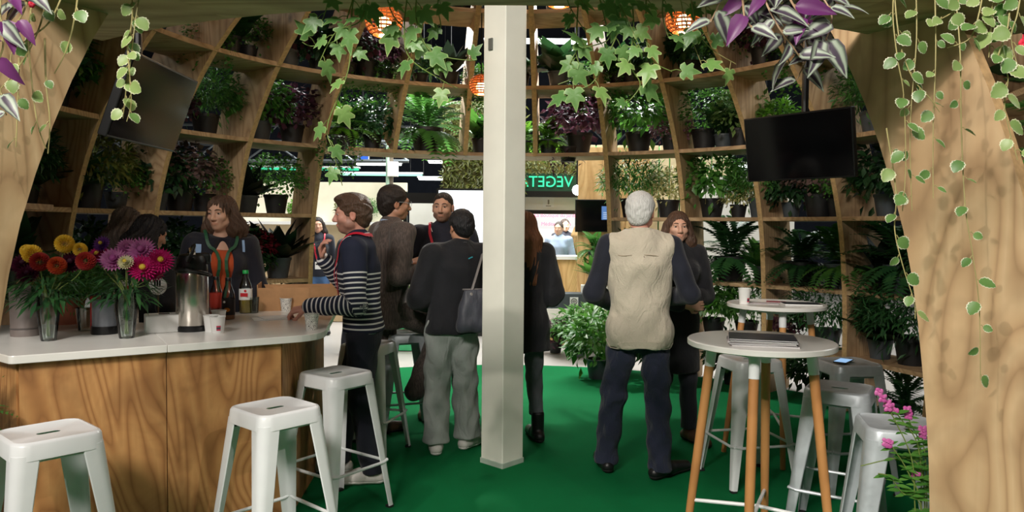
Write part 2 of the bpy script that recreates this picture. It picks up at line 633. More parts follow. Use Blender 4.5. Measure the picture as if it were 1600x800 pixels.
def rib_mesh(h0, h1, off=0.0, depth=RIB_D, th=0.045, n=22, k=1.0):
    """flat curved fin; local x = radial, y = thickness, z = up"""
    ins = []; outs = []
    for i in range(n + 1):
        h = h0 + (h1 - h0) * i / n
        e = 0.02
        dr = k * (rin(min(h + e, 3.74)) - rin(max(h - e, 0))) / (2 * e)
        nn = Vector((1, 0, -dr)).normalized()
        p = Vector((3.24 + (rin(h) - 3.24) * k + off, 0, h))
        q = p + nn * depth
        if h0 == 0 and i == 0: q.z = 0
        ins.append(p); outs.append(q)
    vs = []
    for y in (-th / 2, th / 2):
        for p, q in zip(ins, outs):
            vs.append((p.x, y, p.z)); vs.append((q.x, y, q.z))
    m = 2 * (n + 1)
    b = MB()
    fs = []
    for i in range(n):
        a = 2 * i
        fs.append((a, a + 1, a + 3, a + 2)); fs.append((m + a + 2, m + a + 3, m + a + 1, m + a))
    b.add(vs, fs, 0)
    es = []
    for i in range(n):
        a = 2 * i
        es.append((a, a + 2, m + a + 2, m + a)); es.append((a + 3, a + 1, m + a + 1, m + a + 3))
    es += [(0, m, m + 1, 1), (2 * n, 2 * n + 1, m + 2 * n + 1, m + 2 * n)]
    b.f += es; b.mi += [1] * len(es)
    return b.mesh('rib', [M['ply_rib'], M['ply_edge']])


rib_full = rib_mesh(0.0, 3.72)
rib_upper = rib_mesh(2.28, 3.72, n=12)


def put_rib(me, phi, parent=dome):
    o = obj('rib', me, parent)
    o.rotation_euler = (0, 0, math.radians(90 - phi))
    return o


def phik(k):
    return PHI0 + DPHI * k


for k in range(-7, 7):
    if k in (-2, -1, 0):
        put_rib(rib_upper, phik(k))
    else:
        put_rib(rib_full, phik(k))
# the two broad jambs of the near entrance
JL, JR = -152.0, 152.0
put_rib(rib_mesh(0, 3.1, -0.20, 0.50, 0.05, k=1.3), JL)
put_rib(rib_mesh(0, 3.1, -0.50, 0.36, 0.05, k=1.3), JR)
put_rib(rib_mesh(0, 3.3, -0.35, 0.45, 0.05), -118)
put_rib(rib_mesh(0, 3.3, -0.2, 0.45, 0.05), 122)


def shelf_seg(phi0, phi1, r0, r1, z, th=0.035, n=4):
    ps = [polar(phi0 + (phi1 - phi0) * i / n, r0) for i in range(n + 1)]
    qs = [polar(phi0 + (phi1 - phi0) * i / n, r1) for i in range(n + 1)]
    poly = [(p.x - CX, p.y - CY) for p in ps] + [(q.x - CX, q.y - CY) for q in reversed(qs)]
    return MB().prism(poly, z - th / 2, z + th / 2)


for k in range(-7, 6):
    for z in LEVELS:
        if k in (-3, -2, -1, 0) and z < 2.2:
            continue
        r = rin(z)
        shelf_seg(phik(k), phik(k + 1), r + 0.005, r + RIB_D - 0.02, z).build('shelf_board', M['ply_shelf'], dome)
# shelf ring over the near entrance, carrying the hanging plants
for i in range(5):
    a0 = 180 - 36 + i * 14.2
    shelf_seg(a0, a0 + 14.2, 2.52, 2.98, 2.215, 0.04).build('shelf_board', M['ply_shelf'], dome)
for a0, a1, z in ((-152, -118, 2.3), (122, 152, 1.65), (122, 152, 2.3), (-118, -93.5, 2.3), (-118, -93.5, 1.65),
                  (88.5, 122, 2.3), (88.5, 122, 1.65), (88.5, 122, 1.02)):
    shelf_seg(a0, a1, 2.8, 3.2, z, n=6).build('shelf_board', M['ply_shelf'], dome)
# round top ring that ties the ribs together
shelf_seg(-180, 180, 1.38, 1.72, 3.74, 0.05, 48).build('top_ring', M['ply_shelf'], dome)

# ------------------------------------------------------------------ white square post in the middle
pc = Vector((-0.055, 4.84, 0))
t = thing('square_post', 'white painted square post standing in the middle of the green carpet', 'post', pc, math.radians(47))
s = 0.098
MB().prism([(-s, -s), (s, -s), (s, s), (-s, s)], 0, 4.4).build('shaft', M['post'], t, bevel=0.006)
MB().prism([(-s - .005, -s - .005), (s + .005, -s - .005), (s + .005, s + .005), (-s - .005, s + .005)], 0, 0.04).build(
    'foot_collar', plain('grey_green_foot', S(176, 190, 176), 0.5), t, bevel=0.004)
MB().box((-s - 0.006, 0.03, 2.72), (0.012, 0.035, 0.075)).build('switch_plate', plain('grey_plate', S(96, 98, 92), 0.4), t, bevel=0.003)

# ------------------------------------------------------------------ hall stands seen through the far doorway
m_screen_white = glow('projection_white', (0.93, 0.97, 1.0, 1), 1.5)
m_wallwhite = plain('white_stand_wall', S(238, 236, 228), 0.8, var=0.02)


def slab(name, label, cat, c, s, m, rz=0.0, bevel=0.004):
    o = MB().box((0, 0, 0), s).build(name, m, None, c, (0, 0, rz), bevel=bevel)
    return tag(o, label, cat)


# cream stand wall with plant shelf, left half
st = thing('plant_stand', 'cream exhibition stand wall with a ledge, behind the striped man', 'stand', (-3.25, 12.6, 0))
MB().box((0, 0.1, 1.15), (2.9, 0.12, 2.3)).build('back_wall', M['cream'], st)
MB().box((0, -0.2, 1.60), (2.9, 0.5, 0.05)).build('ledge', M['white'], st)
MB().box((0, -0.25, 0.5), (2.8, 0.6, 1.0)).build('low_cabinet', plain('stand_cabinet', S(196, 170, 130), 0.6), st)
# glass fronted booth with black frame
bt = thing('booth', 'black framed booth with spotlights, just left of the bearded man', 'booth', (-1.05, 11.6, 0))
for x in (-0.62, 0.72):
    MB().box((x, 0, 1.05), (0.06, 0.06, 2.1)).build('frame_post', M['black'], bt)
MB().box((0.05, 0, 2.0), (1.5, 0.12, 0.16)).build('frame_header', M['black'], bt)
MB().box((0.05, 0.7, 1.0), (1.4, 0.05, 2.0)).build('back_panel', m_wallwhite, bt)
MB().box((0.0, 0.3, 0.4), (0.9, 0.4, 0.8)).build('plinth', M['ply_far'], bt)
MB().box((0.10, 0.66, 1.25), (0.42, 0.03, 1.0)).build('poster_board', plain('pale_poster', S(226, 220, 204), 0.6), bt)
MB().box((0.16, 0.64, 1.30), (0.10, 0.01, 0.55)).build('poster_stripe', plain('green_poster', S(70, 160, 80), 0.6), bt)
for x in (-0.1, 0.22):
    h = MB().lathe([(0.0, 0.1), (0.05, 0.1), (0.06, 0.0), (0.052, 0.0)], (x, -0.02, 1.83), 14).build('spotlight', M['black'], bt)
    MB().lathe([(0.0, -0.002), (0.05, -0.002), (0.05, 0.012), (0.0, 0.012)], (x, -0.02, 1.825), 14).build('lens', glow('booth_spot', (1, 0.96, 0.88, 1), 30), bt)
# big white projection screen
ps = thing('projection_screen', 'large glowing white screen behind the bearded man and the post', 'screen', (-0.45, 10.6, 0))
MB().box((0.0, 0, 1.55), (1.2, 0.05, 1.05)).build('panel', m_screen_white, ps)
MB().box((0.0, 0.03, 1.55), (1.26, 0.05, 1.11)).build('bezel', M['black'], ps)
MB().box((0.0, 0.05, 0.5), (0.2, 0.08, 1.1)).build('stand_leg', M['black'], ps)
# moss wall above
gw = thing('moss_wall', 'hanging panel of dried green moss above the white screen', 'green wall', (-0.43, 10.9, 0))
MB().box((0, 0.1, 2.75), (1.2, 0.1, 1.3)).build('backing', plain('moss_backing', S(96, 92, 52), 0.95, var=0.4, nscale=12, bump=1, bscale=40), gw)
for x in (-0.55, 0.55):
    MB().box((x, 0.14, 1.7), (0.06, 0.06, 3.4)).build('support_post', M['black'], gw)
# neon stand on the right of the post
m_neon = glow('green_neon_tube', (0.03, 1.0, 0.45, 1), 1.3)
nb = thing('neon_sign', 'green neon lettering seen from behind, mirrored, on a dark fascia', 'sign', (0.62, 11.4, 0))
MB().box((0, 0, 2.25), (1.35, 0.06, 0.27)).build('fascia', plain('dark_green_fascia', S(8, 60, 40), 0.5), nb)
tm = text_mesh('VEGETAL', 0.235, m_neon, 0.006)
sg = obj('lettering', tm, nb, (-0.17, -0.05, 2.25), (math.radians(90), 0, 0), (-0.98, 1, 1))
MB().box((0, 0.02, 2.07), (1.4, 0.10, 0.09)).build('lower_rail', M['black'], nb)
for x in (-0.66, 0.66):
    MB().box((x, 0.06, 1.1), (0.05, 0.05, 2.2)).build('support_post', M['black'], nb)
mg2 = thing('moss_canopy', 'strip of yellowish moss along the top of the neon stand', 'green wall', (0.62, 11.4, 0))
MB().box((0, 0.05, 2.52), (1.35, 0.1, 0.28)).build('backing', plain('yellow_moss', S(150, 140, 84), 0.95, var=0.5, nscale=18, bump=1, bscale=50), mg2)
fb = thing('stand_fascia', 'white fascia board with a small framed notice under the neon letters', 'fascia', (0.62, 11.6, 0))
MB().box((0, 0, 1.94), (1.4, 0.05, 0.22)).build('board', m_wallwhite, fb)
MB().box((-0.06, -0.035, 1.95), (0.17, 0.012, 0.16)).build('notice', M['white'], fb)
MB().box((-0.06, -0.043, 1.955), (0.025, 0.006, 0.07)).build('notice_drawing', plain('grey_ink', S(130, 124, 116)), fb)
MB().box((-0.06, -0.043, 1.895), (0.08, 0.006, 0.012)).build('notice_line', plain('grey_ink_line', S(120, 116, 110)), fb)
MB().box((0, -0.02, 1.80), (1.4, 0.08, 0.06)).build('black_rail', M['black'], fb)
for x in (-0.68, 0.68):
    MB().box((x, 0, 0.9), (0.04, 0.04, 1.8)).build('support_post', M['black'], fb)
bn = thing('shop_banner', 'white banner with pink lettering at the back of the far stand', 'banner', (0.86, 14.6, 0))
MB().box((0, 0, 1.72), (1.0, 0.02, 0.38)).build('cloth', glow('banner_glare', (1, 0.98, 0.97, 1), 0.75), bn)  # cloth glows by itself, standing in for the glare on it
m_pink = plain('pink_ink', S(226, 70, 110), 0.6)
obj('lettering', text_mesh('La Boutique du Jardin', 0.098, m_pink), bn, (0, -0.014, 1.80), (math.radians(90), 0, 0))
obj('lettering', text_mesh('Méditerranéen', 0.098, m_pink), bn, (0, -0.014, 1.63), (math.radians(90), 0, 0))
for x in (-0.48, 0.48):
    MB().box((x, 0.02, 0.95), (0.03, 0.03, 1.9)).build('support_post', M['black'], bn)
wb = thing('stand_back_wall', 'bright cream back wall of the far stand under the neon sign', 'wall panel', (0.9, 15.4, 0))
MB().box((0, 0, 1.1), (3.4, 0.1, 2.2)).build('panel', plain('bright_cream_wall', S(250, 236, 214), 0.8), wb)
area('stand_light', (0.9, 13.4, 2.25), (0.9, 15.0, 0.8), 0.8, 60, (1.0, 0.93, 0.82))
# glaring lamp
gl = thing('flood_lamp', 'glaring white flood lamp beside the plywood wall', 'lamp', P(902, 297, 11.0))
MB().lathe([(0, 0.08), (0.06, 0.08), (0.085, 0), (0.078, 0), (0.07, 0.01), (0, 0.01)], n=24, R=Matrix.Rotation(-math.pi / 2, 3, 'X')).build('housing', M['black'], gl, smooth=True)
MB().lathe([(0, -0.004), (0.072, -0.002), (0.072, 0.004), (0, 0.004)], n=24, R=Matrix.Rotation(-math.pi / 2, 3, 'X')).build('lens', glow('flood_white', (0.92, 1.0, 0.98, 1), 40), gl)
MB().tube([(0, 0.06, 0.05), (0, 0.06, 7.555 - gl.location.z)], 0.012, 6).build('hanger', M['black'], gl)
# plywood wall with black display
pw = thing('plywood_wall', 'pale plywood wall carrying the black display, right of the neon', 'wall panel', (1.42, 10.6, 0))
for i, x in enumerate((-0.32, 0.02, 0.36)):
    MB().box((x, 0, 1.35), (0.335, 0.05, 2.7)).build('panel', M['ply_far'], pw)
tv = thing('wall_display', 'black wall display showing a small blue window, on plywood wall', 'screen', (1.20, 10.53, 1.73))
MB().box((0, 0, 0), (0.62, 0.05, 0.46)).build('casing', M['black'], tv, bevel=0.006)
MB().box((0, -0.027, 0), (0.59, 0.006, 0.43)).build('glass', M['screen'], tv)
MB().box((0.16, -0.032, 0.04), (0.20, 0.004, 0.19)).build('window_image', glow('blue_window', (0.10, 0.25, 0.6, 1), 0.8), tv)
for i in range(4):
    MB().box((0.165, -0.0355, 0.045 - i * 0.026), (0.165, 0.003, 0.011)).build('text_line', glow('pale_text_line', (0.6, 0.75, 1, 1), 0.8), tv)
MB().box((0.195, -0.0355, 0.11), (0.02, 0.003, 0.014)).build('text_line', bpy.data.materials['pale_text_line'], tv)
# far plywood counter with white top
fc = thing('reception_counter', 'pale plywood reception counter with white top in the far stand', 'counter', (0.95, 11.9, 0))
MB().box((-0.25, 0, 0.53), (0.95, 0.5, 1.06)).build('body', M['ply_far'], fc)
MB().box((-0.25, 0, 1.085), (1.05, 0.6, 0.05)).build('top', M['white'], fc)
# crates on the floor by the doorway
cr = thing('planter_crate', 'white crate with a round black logo standing before the far counter', 'crate', (0.95, 10.0, 0))
MB().box((0, 0, 0.30), (1.15, 0.34, 0.36)).build('body', m_wallwhite, cr, bevel=0.006)
MB().box((0, 0, 0.06), (1.15, 0.36, 0.12)).build('base', M['ply_far'], cr)
MB().box((-0.05, 0.0, 0.58), (1.0, 0.30, 0.20)).build('tray', M['pot_grey'], cr, bevel=0.006)
MB().box((-0.12, -0.158, 0.58), (0.11, 0.008, 0.11)).build('logo_plate', M['white'], cr)
rg = MB().lathe([(0.034, 0), (0.042, 0), (0.042, 0.003), (0.034, 0.003)], (0, 0, 0), 20)
rg.box((-0.010, 0.0, 0.001), (0.008, 0.036, 0.004)).box((0.010, 0.0, 0.001), (0.008, 0.036, 0.004))
rg.box((-0.018, 0.0, 0.001), (0.010, 0.006, 0.004)).box((0.018, 0.0, 0.001), (0.010, 0.006, 0.004))
rg.build('logo', M['black'], cr, (-0.12, -0.164, 0.58), (math.radians(90), 0, 0))
# blue hall sign, white speaker box, pipe
sg = thing('hall_sign', 'small square blue sign with white border hanging under hall ceiling', 'sign', P(568, 244, 15.5))
MB().box((0, 0, 0), (0.24, 0.03, 0.26)).build('border', M['white'], sg)
MB().box((0, -0.018, 0), (0.21, 0.01, 0.23)).build('face', plain('sign_blue', S(30, 90, 200), 0.5), sg)
MB().tube([(0, 0, 0.13), (0, 0, 7.555 - sg.location.z)], 0.008, 5).build('cable', M['black'], sg)
pp = thing('service_pole', 'thin pale service pole with square white box, above the suited man', 'pole', (P(606, 300, 12.2).x, 12.2, 0))
MB().tube([(0, 0, 0), (0, 0, 3.6)], 0.035, 8).build('pole', plain('pale_green_pole', S(190, 226, 204), 0.4), pp)
MB().box((0.09, -0.05, 2.49), (0.17, 0.1, 0.24)).build('white_box', M['white'], pp, bevel=0.006)
MB().box((0.06, 0.0, 2.5), (0.05, 0.05, 1.2)).build('bracket', plain('grey_bracket', S(120, 110, 96)), pp)
MB().box((-2.15 + 0.95, 16.5, 1.9), (0.35, 0.35, 3.8)).build('hall_column', plain('grey_column', S(60, 74, 84), 0.6))
tag(bpy.data.objects['hall_column'], 'dark grey steel hall column left of the moss panel', 'column')
# green vertical slats of the stand at right
gs = thing('slatted_partition', 'pale partition of upright slats with green gaps behind white-haired man', 'partition', (2.2, 11.2, 0))
MB().box((0, 0.12, 1.4), (2.2, 0.04, 2.8)).build('backing', plain('green_backing', S(80, 200, 120), 0.6), gs)
sl = MB().box((0, 0, 1.4), (0.135, 0.05, 2.8)).mesh('slat', plain('pale_slat', S(222, 208, 170), 0.6), bevel=0.004)
for i in range(14):
    obj('slat', sl, gs, (-1.03 + i * 0.158, 0, 0))
# white stand walls beyond the right and left shelves
for i, (x, y, wd, h, rz, lb) in enumerate([(3.35, 10.6, 1.3, 2.3, -0.1, 'white stand wall glimpsed behind shelves right of the white-haired man')]):
    q = thing('stand_wall', lb, 'wall panel', (x, y, 0), rz)
    for j in range(3):
        MB().box((-wd / 3 + j * wd / 3, 0, h / 2), (wd / 3 - 0.01, 0.06, h)).build('panel', m_wallwhite, q, bevel=0.004)
# ------------------------------------------------------------------ bar counter
CH = 1.0                                        # top of the counter
A = Vector((-2.08, 3.06)); B = Vector((-0.96, 3.78)); Cc = Vector((-1.18, 5.02)); Dd = Vector((-1.95, 4.58)); E = Vector((-2.78, 4.0)); F0 = Vector((-2.70, 3.50))


def rounded(poly, rad, idx, n=6):
    out = []
    m = len(poly)
    for i, p in enumerate(poly):
        if i not in idx:
            out.append((p.x, p.y)); continue
        a = (poly[i - 1] - p).normalized(); b = (poly[(i + 1) % m] - p).normalized()
        p0 = p + a * rad; p1 = p + b * rad
        for j in range(n + 1):
            t = j / n
            q = p0 * (1 - t) ** 2 + p * 2 * t * (1 - t) + p1 * t * t
            out.append((q.x, q.y))
    return out


ct = thing('countertop', 'glossy white countertop with rounded corner on the plywood bar', 'countertop', (0, 0, 0))
fd = (B - A).normalized()
J = A + fd * 0.60
J2 = J + Vector((-fd.y, fd.x)) * 0.93
gap = fd * 0.0006
MB().prism(rounded([A, J - gap, J2 - gap, E, F0], 0.02, [0]), CH - 0.035, CH).build('slab', M['white_top'], ct, bevel=0.003)
MB().prism(rounded([J + gap, B, Cc, Dd, J2 + gap], 0.16, [1]), CH - 0.035, CH).build('slab', M['white_top'], ct, bevel=0.003)
bc = thing('bar_counter', 'plywood bar counter with swirling grain, left of the stools', 'bar counter', (0, 0, 0))
nin = Vector((-fd.y, fd.x))


def vpanel(name, p, q, z0, z1, th, m, parent):
    p = Vector(p); q = Vector(q)
    d = q - p
    o = MB().box((d.length / 2, 0, (z1 - z0) / 2), (d.length, th, z1 - z0)).build(name, m, parent, (p.x, p.y, z0), (0, 0, math.atan2(d.y, d.x)), bevel=0.002)
    return o


pa = A + fd * 0.03 + nin * 0.05
pm = J + nin * 0.05
pb = B - fd * 0.205 + nin * 0.05
vpanel('front_panel', pa, pm - fd * 0.0015, 0, CH - 0.036, 0.024, M['ply_counter'], bc)
vpanel('front_panel', pm + fd * 0.0015, pb, 0, CH - 0.036, 0.024, M['ply_counter'], bc)
vpanel('side_panel', Vector((pb.x - 0.008, pb.y + 0.016)), Vector((-1.245, 4.86)), 0, CH - 0.036, 0.024, M['ply_counter'], bc)
vpanel('side_panel', pa + nin * 0.014, Vector((-2.62, 3.55)), 0, CH - 0.036, 0.024, M['ply_counter'], bc)
vpanel('inner_shelf', pa + nin * 0.35 + fd * 0.05, pb + nin * 0.35 - fd * 0.18, 0.45, 0.48, 0.5, M['ply_counter'], bc)

# ------------------------------------------------------------------ bar stools
def stool_meshes(m_seat, tagname):
    H = 0.765; hs = 0.150; rad = 0.055
    def rr(h, r, n=7):
        pts = []
        for cx, cy, a0 in ((h - r, h - r, 0), (-h + r, h - r, 90), (-h + r, -h + r, 180), (h - r, -h + r, 270)):
            for j in range(n + 1):
                a = math.radians(a0 + 90 * j / n)
                pts.append((cx + r * math.cos(a), cy + r * math.sin(a)))
        return pts
    bm = bmesh.new()
    loops = []
    for h, r, z in ((hs - 0.020, rad - 0.012, H - 0.006), (hs - 0.012, rad - 0.006, H), (hs - 0.003, rad, H - 0.003), (hs + 0.002, rad + 0.002, H - 0.012), (hs + 0.008, rad + 0.004, H - 0.064)):
        loops.append([bm.verts.new((x, y, z)) for x, y in rr(h, r)])
    for a, b in zip(loops[:-1], loops[1:]):
        n = len(a)
        for i in range(n):
            bm.faces.new((a[i], b[i], b[(i + 1) % n], a[(i + 1) % n]))
    # slot shaped finger hole
    hole = []
    for sx, a0 in ((1, -90), (-1, 90)):
        for j in range(6):
            a = math.radians(a0 + 180 * j / 5)
            hole.append(bm.verts.new((sx * 0.026 + 0.015 * math.cos(a), 0.015 * math.sin(a), H - 0.008)))
    es = []
    top = loops[0]
    for lp in (top, hole):
        for i in range(len(lp)):
            e = bm.edges.get((lp[i], lp[(i + 1) % len(lp)])) or bm.edges.new((lp[i], lp[(i + 1) % len(lp)]))
            es.append(e)
    bmesh.ops.triangle_fill(bm, use_beauty=True, use_dissolve=False, edges=es)
    inner = [f for f in bm.faces if all(v in hole for v in f.verts)]
    if inner: bmesh.ops.delete(bm, geom=inner, context='FACES_ONLY')
    bmesh.ops.recalc_face_normals(bm, faces=bm.faces)
    bmesh.ops.solidify(bm, geom=bm.faces[:], thickness=0.0015)
    seat = bpy.data.meshes.new('seat_' + tagname); bm.to_mesh(seat); bm.free()
    seat.materials.append(m_seat)
    seat.polygons.foreach_set('use_smooth', [True] * len(seat.polygons))
    try: seat.set_sharp_from_angle(angle=0.8)
    except Exception: pass
    # leg: folded sheet channel, wide at top and narrow at the foot
    n = 14; prof = []
    zt, zb = H - 0.045, 0.018
    for i in range(n + 1):
        t = i / n
        z = zt + (zb - zt) * t
        c = hs + 0.004 + (0.218 - hs) * t
        arm = 0.034 + 0.048 * (1 - t)
        r = 0.045 * (1 - t) + 0.014 * t
        ring = [(c - max(arm, r + .004), c)]
        for j in range(6):
            a = math.radians(90 - 90 * j / 5)
            ring.append((c - r + r * math.cos(a), c - r + r * math.sin(a)))
        ring.append((c, c - max(arm, r + .004)))
        inn = [(x - 0.004 - (0.010 if k in (0, 7) else 0) * 0, y - 0.004) for k, (x, y) in enumerate(ring)]
        prof.append([(x, y, z) for x, y in ring] + [(x, y, z) for x, y in reversed(inn)])
    b = MB(); m = len(prof[0])
    vs = [v for p in prof for v in p]
    fs = []
    for j in range(n):
        for i in range(m):
            k = (i + 1) % m
            fs.append((j * m + i, j * m + k, (j + 1) * m + k, (j + 1) * m + i))
    fs.append(tuple(range(m))[::-1]); fs.append(tuple(range(n * m, (n + 1) * m)))
    b.add(vs, fs)
    leg = b.mesh('leg_' + tagname, m_seat, smooth=True)
    foot = MB().box((0.205, 0.205, 0.010), (0.034, 0.034, 0.020)).mesh('foot_' + tagname, M['rubber'], bevel=0.004)
    bar = MB().tube([(-0.195, 0.195, 0.27), (-0.16, 0.197, 0.262), (0.16, 0.197, 0.262), (0.195, 0.195, 0.27)], 0.0085, 8).mesh('bar_' + tagname, m_seat, smooth=True)
    brace = MB().tube([(-0.135, 0.125, H - 0.075), (0.135, 0.125, H - 0.075)], 0.006, 6).box((0.11, 0.125, H - 0.075), (0.03, 0.018, 0.018), mi=1).mesh('brace_' + tagname, [m_seat, M['rubber']])
    return seat, leg, foot, bar, brace


def make_stool(meshes, label, loc, rz):
    t = thing('bar_stool', label, 'stool', loc, rz, 'metal bar stools')
    seat, leg, foot, bar, brace = meshes
    obj('seat', seat, t)
    for i in range(4):
        r = (0, 0, math.radians(90 * i))
        l = obj('leg', leg, t, rot=r)
        obj('foot_cap', foot, l)
        obj('foot_rail', bar, t, rot=r)
        obj('seat_brace', brace, t, rot=r)
    return t


white_st = stool_meshes(M['white_metal'], 'white')
grey_st = stool_meshes(M['grey_metal'], 'grey')
R_ = math.radians
make_stool(white_st, 'white metal bar stool cut off by the left edge of picture', (-1.76, 2.80, 0), R_(48))
make_stool(white_st, 'white metal bar stool in front of the plywood counter corner', (-1.03, 3.22, 0), R_(49))
make_stool(white_st, 'white metal bar stool in front of the striped man', (-0.95, 4.00, 0), R_(54))
make_stool(white_st, 'white metal bar stool behind the striped man', (-0.97, 5.02, 0), R_(75))
make_stool(grey_st, 'bluish metal bar stool under the man in the brown suit', (-0.80, 5.55, 0), R_(20))
make_stool(white_st, 'white metal bar stool behind the nearer round table', (1.47, 4.55, 0), R_(12))
make_stool(grey_st, 'grey metal bar stool with phone, at right behind the round table', (2.03, 4.45, 0), R_(6))
make_stool(grey_st, 'grey metal bar stool, middle of the three at right', (1.66, 3.72, 0), R_(-32))
make_stool(grey_st, 'grey metal bar stool nearest the pink flowers at right', (1.60, 3.02, 0), R_(-14))

# ------------------------------------------------------------------ high round tables
def round_table(label, loc, rz, H=1.05, D=0.65):
    t = thing('high_table', label, 'table', loc, rz, 'high round tables')
    MB().lathe([(0, H - 0.028), (D / 2 - 0.006, H - 0.028), (D / 2, H - 0.024), (D / 2, H - 0.004), (D / 2 - 0.004, H), (0, H)], n=64).build('table_top', M['white_top'], t, smooth=True)
    for i in range(4):
        a = math.radians(45 + 90 * i)
        d = Vector((math.cos(a), math.sin(a), 0))
        top = d * 0.215 + Vector((0, 0, H - 0.03)); bot = d * 0.33
        q = top + (bot - top) * 0.105
        lg = MB().tube([q, q + (bot - q) * 0.5, bot + Vector((0, 0, 0.006))], [0.0215, 0.021, 0.0165], 14).build('leg', M['beech'], t, smooth=True)
        MB().tube([top, q], [0.0245, 0.0235], 14).build('leg_sleeve', M['white_metal'], lg, smooth=True)
        MB().tube([bot, bot + Vector((0, 0, 0.01))], 0.014, 10).build('foot_pad', M['rubber'], lg)
        c = top + (bot - top) * 0.74
        MB().tube([c, Vector((0, 0, c.z + 0.02))], 0.009, 8).build('stretcher', M['white_metal'], t)
    fr = MB()
    for i in range(4):
        a = math.radians(45 + 90 * i); b = math.radians(135 + 90 * i)
        fr.tube([(0.215 * math.cos(a), 0.215 * math.sin(a), H - 0.045), (0.215 * math.cos(b), 0.215 * math.sin(b), H - 0.045)], 0.011, 6)
    fr.build('under_frame', M['white_metal'], t)
    return t


T1 = Vector((1.135, 3.36, 0)); T2 = Vector((1.81, 5.06, 0))
round_table('high round white table nearest the viewer at right', T1, R_(20))
round_table('high round white table farther back, by the shelves', T2, R_(36))

m_mag1 = plain('magazine_cover_dark', S(56, 58, 70), 0.3, var=0.5, nscale=18)
m_mag2 = plain('magazine_cover_red', S(136, 24, 44), 0.35)
m_mag3 = plain('magazine_cover_pale', S(214, 206, 210), 0.35, var=0.2, nscale=14)


def magazine(label, loc, rz, m, w=0.21, h=0.28, th=0.006):
    t = thing('magazine', label, 'magazine', loc, R_(rz), 'magazines on the round tables')
    MB().box((0, 0, th / 2), (w - 0.004, h - 0.004, th - 0.001)).build('pages', M['white'], t)
    MB().box((0, 0, th - 0.0003), (w, h, 0.0008)).build('cover', m, t)
    MB().box((0, 0, 0.0004), (w, h, 0.0008)).build('back_cover', m, t)
    return t


for i in range(5):
    magazine('%s magazine in the stack on the nearer round table' % ['bottom', 'second lowest', 'middle', 'second highest', 'topmost dark'][i],
             (T1.x - 0.03 + rnd.uniform(-.008, .008), T1.y - 0.11 + rnd.uniform(-.008, .008), 1.0503 + i * 0.0062), 78 + rnd.uniform(-5, 5), [m_mag3, m_mag1][i % 2] if i < 4 else m_mag1)
magazine('dark red leaflet lying beside the magazine stack on nearer table', (T1.x + 0.06, T1.y + 0.10, 1.0503), 60, m_mag2, 0.10, 0.17, 0.003)
magazine('dark magazine at the right of the farther round table', (T2.x + 0.13, T2.y - 0.10, 1.0503), 82, m_mag1, 0.16, 0.24, 0.012)
magazine('pale leaflet at the left of the farther round table', (T2.x - 0.10, T2.y - 0.02, 1.0503), 75, m_mag3, 0.12, 0.2, 0.003)
magazine('red leaflet at the middle of the farther round table', (T2.x + 0.03, T2.y + 0.09, 1.0503), 70, m_mag2, 0.08, 0.13, 0.003)
ph = thing('phone', 'smartphone lying on grey stool with glowing blue screen', 'phone', (1.98, 4.40, 0.769), R_(-40))
MB().box((0, 0, 0.004), (0.075, 0.15, 0.008)).build('body', M['black'], ph, bevel=0.003)
MB().box((0, 0, 0.0083), (0.068, 0.14, 0.0008)).build('display', glow('phone_blue', (0.35, 0.6, 0.95, 1), 0.9), ph)

# ------------------------------------------------------------------ televisions hung on poles
def tv_set(label, centre, yaw, tilt, wd, ht, poletop):
    t = thing('television', label, 'television', centre)
    t.rotation_euler = (R_(tilt), 0, R_(yaw))
    MB().box((0, 0, 0), (wd, 0.045, ht)).build('casing', M['black'], t, bevel=0.005)
    MB().box((0, -0.0235, 0), (wd - 0.02, 0.002, ht - 0.022)).build('screen_glass', M['screen'], t)
    MB().box((0, 0.05, 0), (0.24, 0.06, 0.2)).build('wall_bracket', M['black'], t, bevel=0.005)
    inv = (Matrix.Rotation(R_(yaw), 3, 'Z') @ Matrix.Rotation(R_(tilt), 3, 'X')).inverted()
    a = Vector((0, 0.075, 0)); up = inv @ Vector((0, 0, 1))
    MB().tube([a, a + up * poletop], 0.022, 10).build('mounting_pole', M['black'], t)
    return t


tv_set('black television hanging at right above the round tables', (1.87, 4.89, 2.10), -50, 9.4, 0.75, 0.435, 1.2)
tv_set('black tilted television hanging at left above the flowers', (-1.84, 3.81, 2.16), 91, 19.5, 0.72, 0.418, 0.9)

# ------------------------------------------------------------------ rattan lamps
m_rattan = NT('rattan_weave')
m_rattan.color(S(196, 110, 50)); m_rattan.set(Roughness=0.6); m_rattan = m_rattan.m


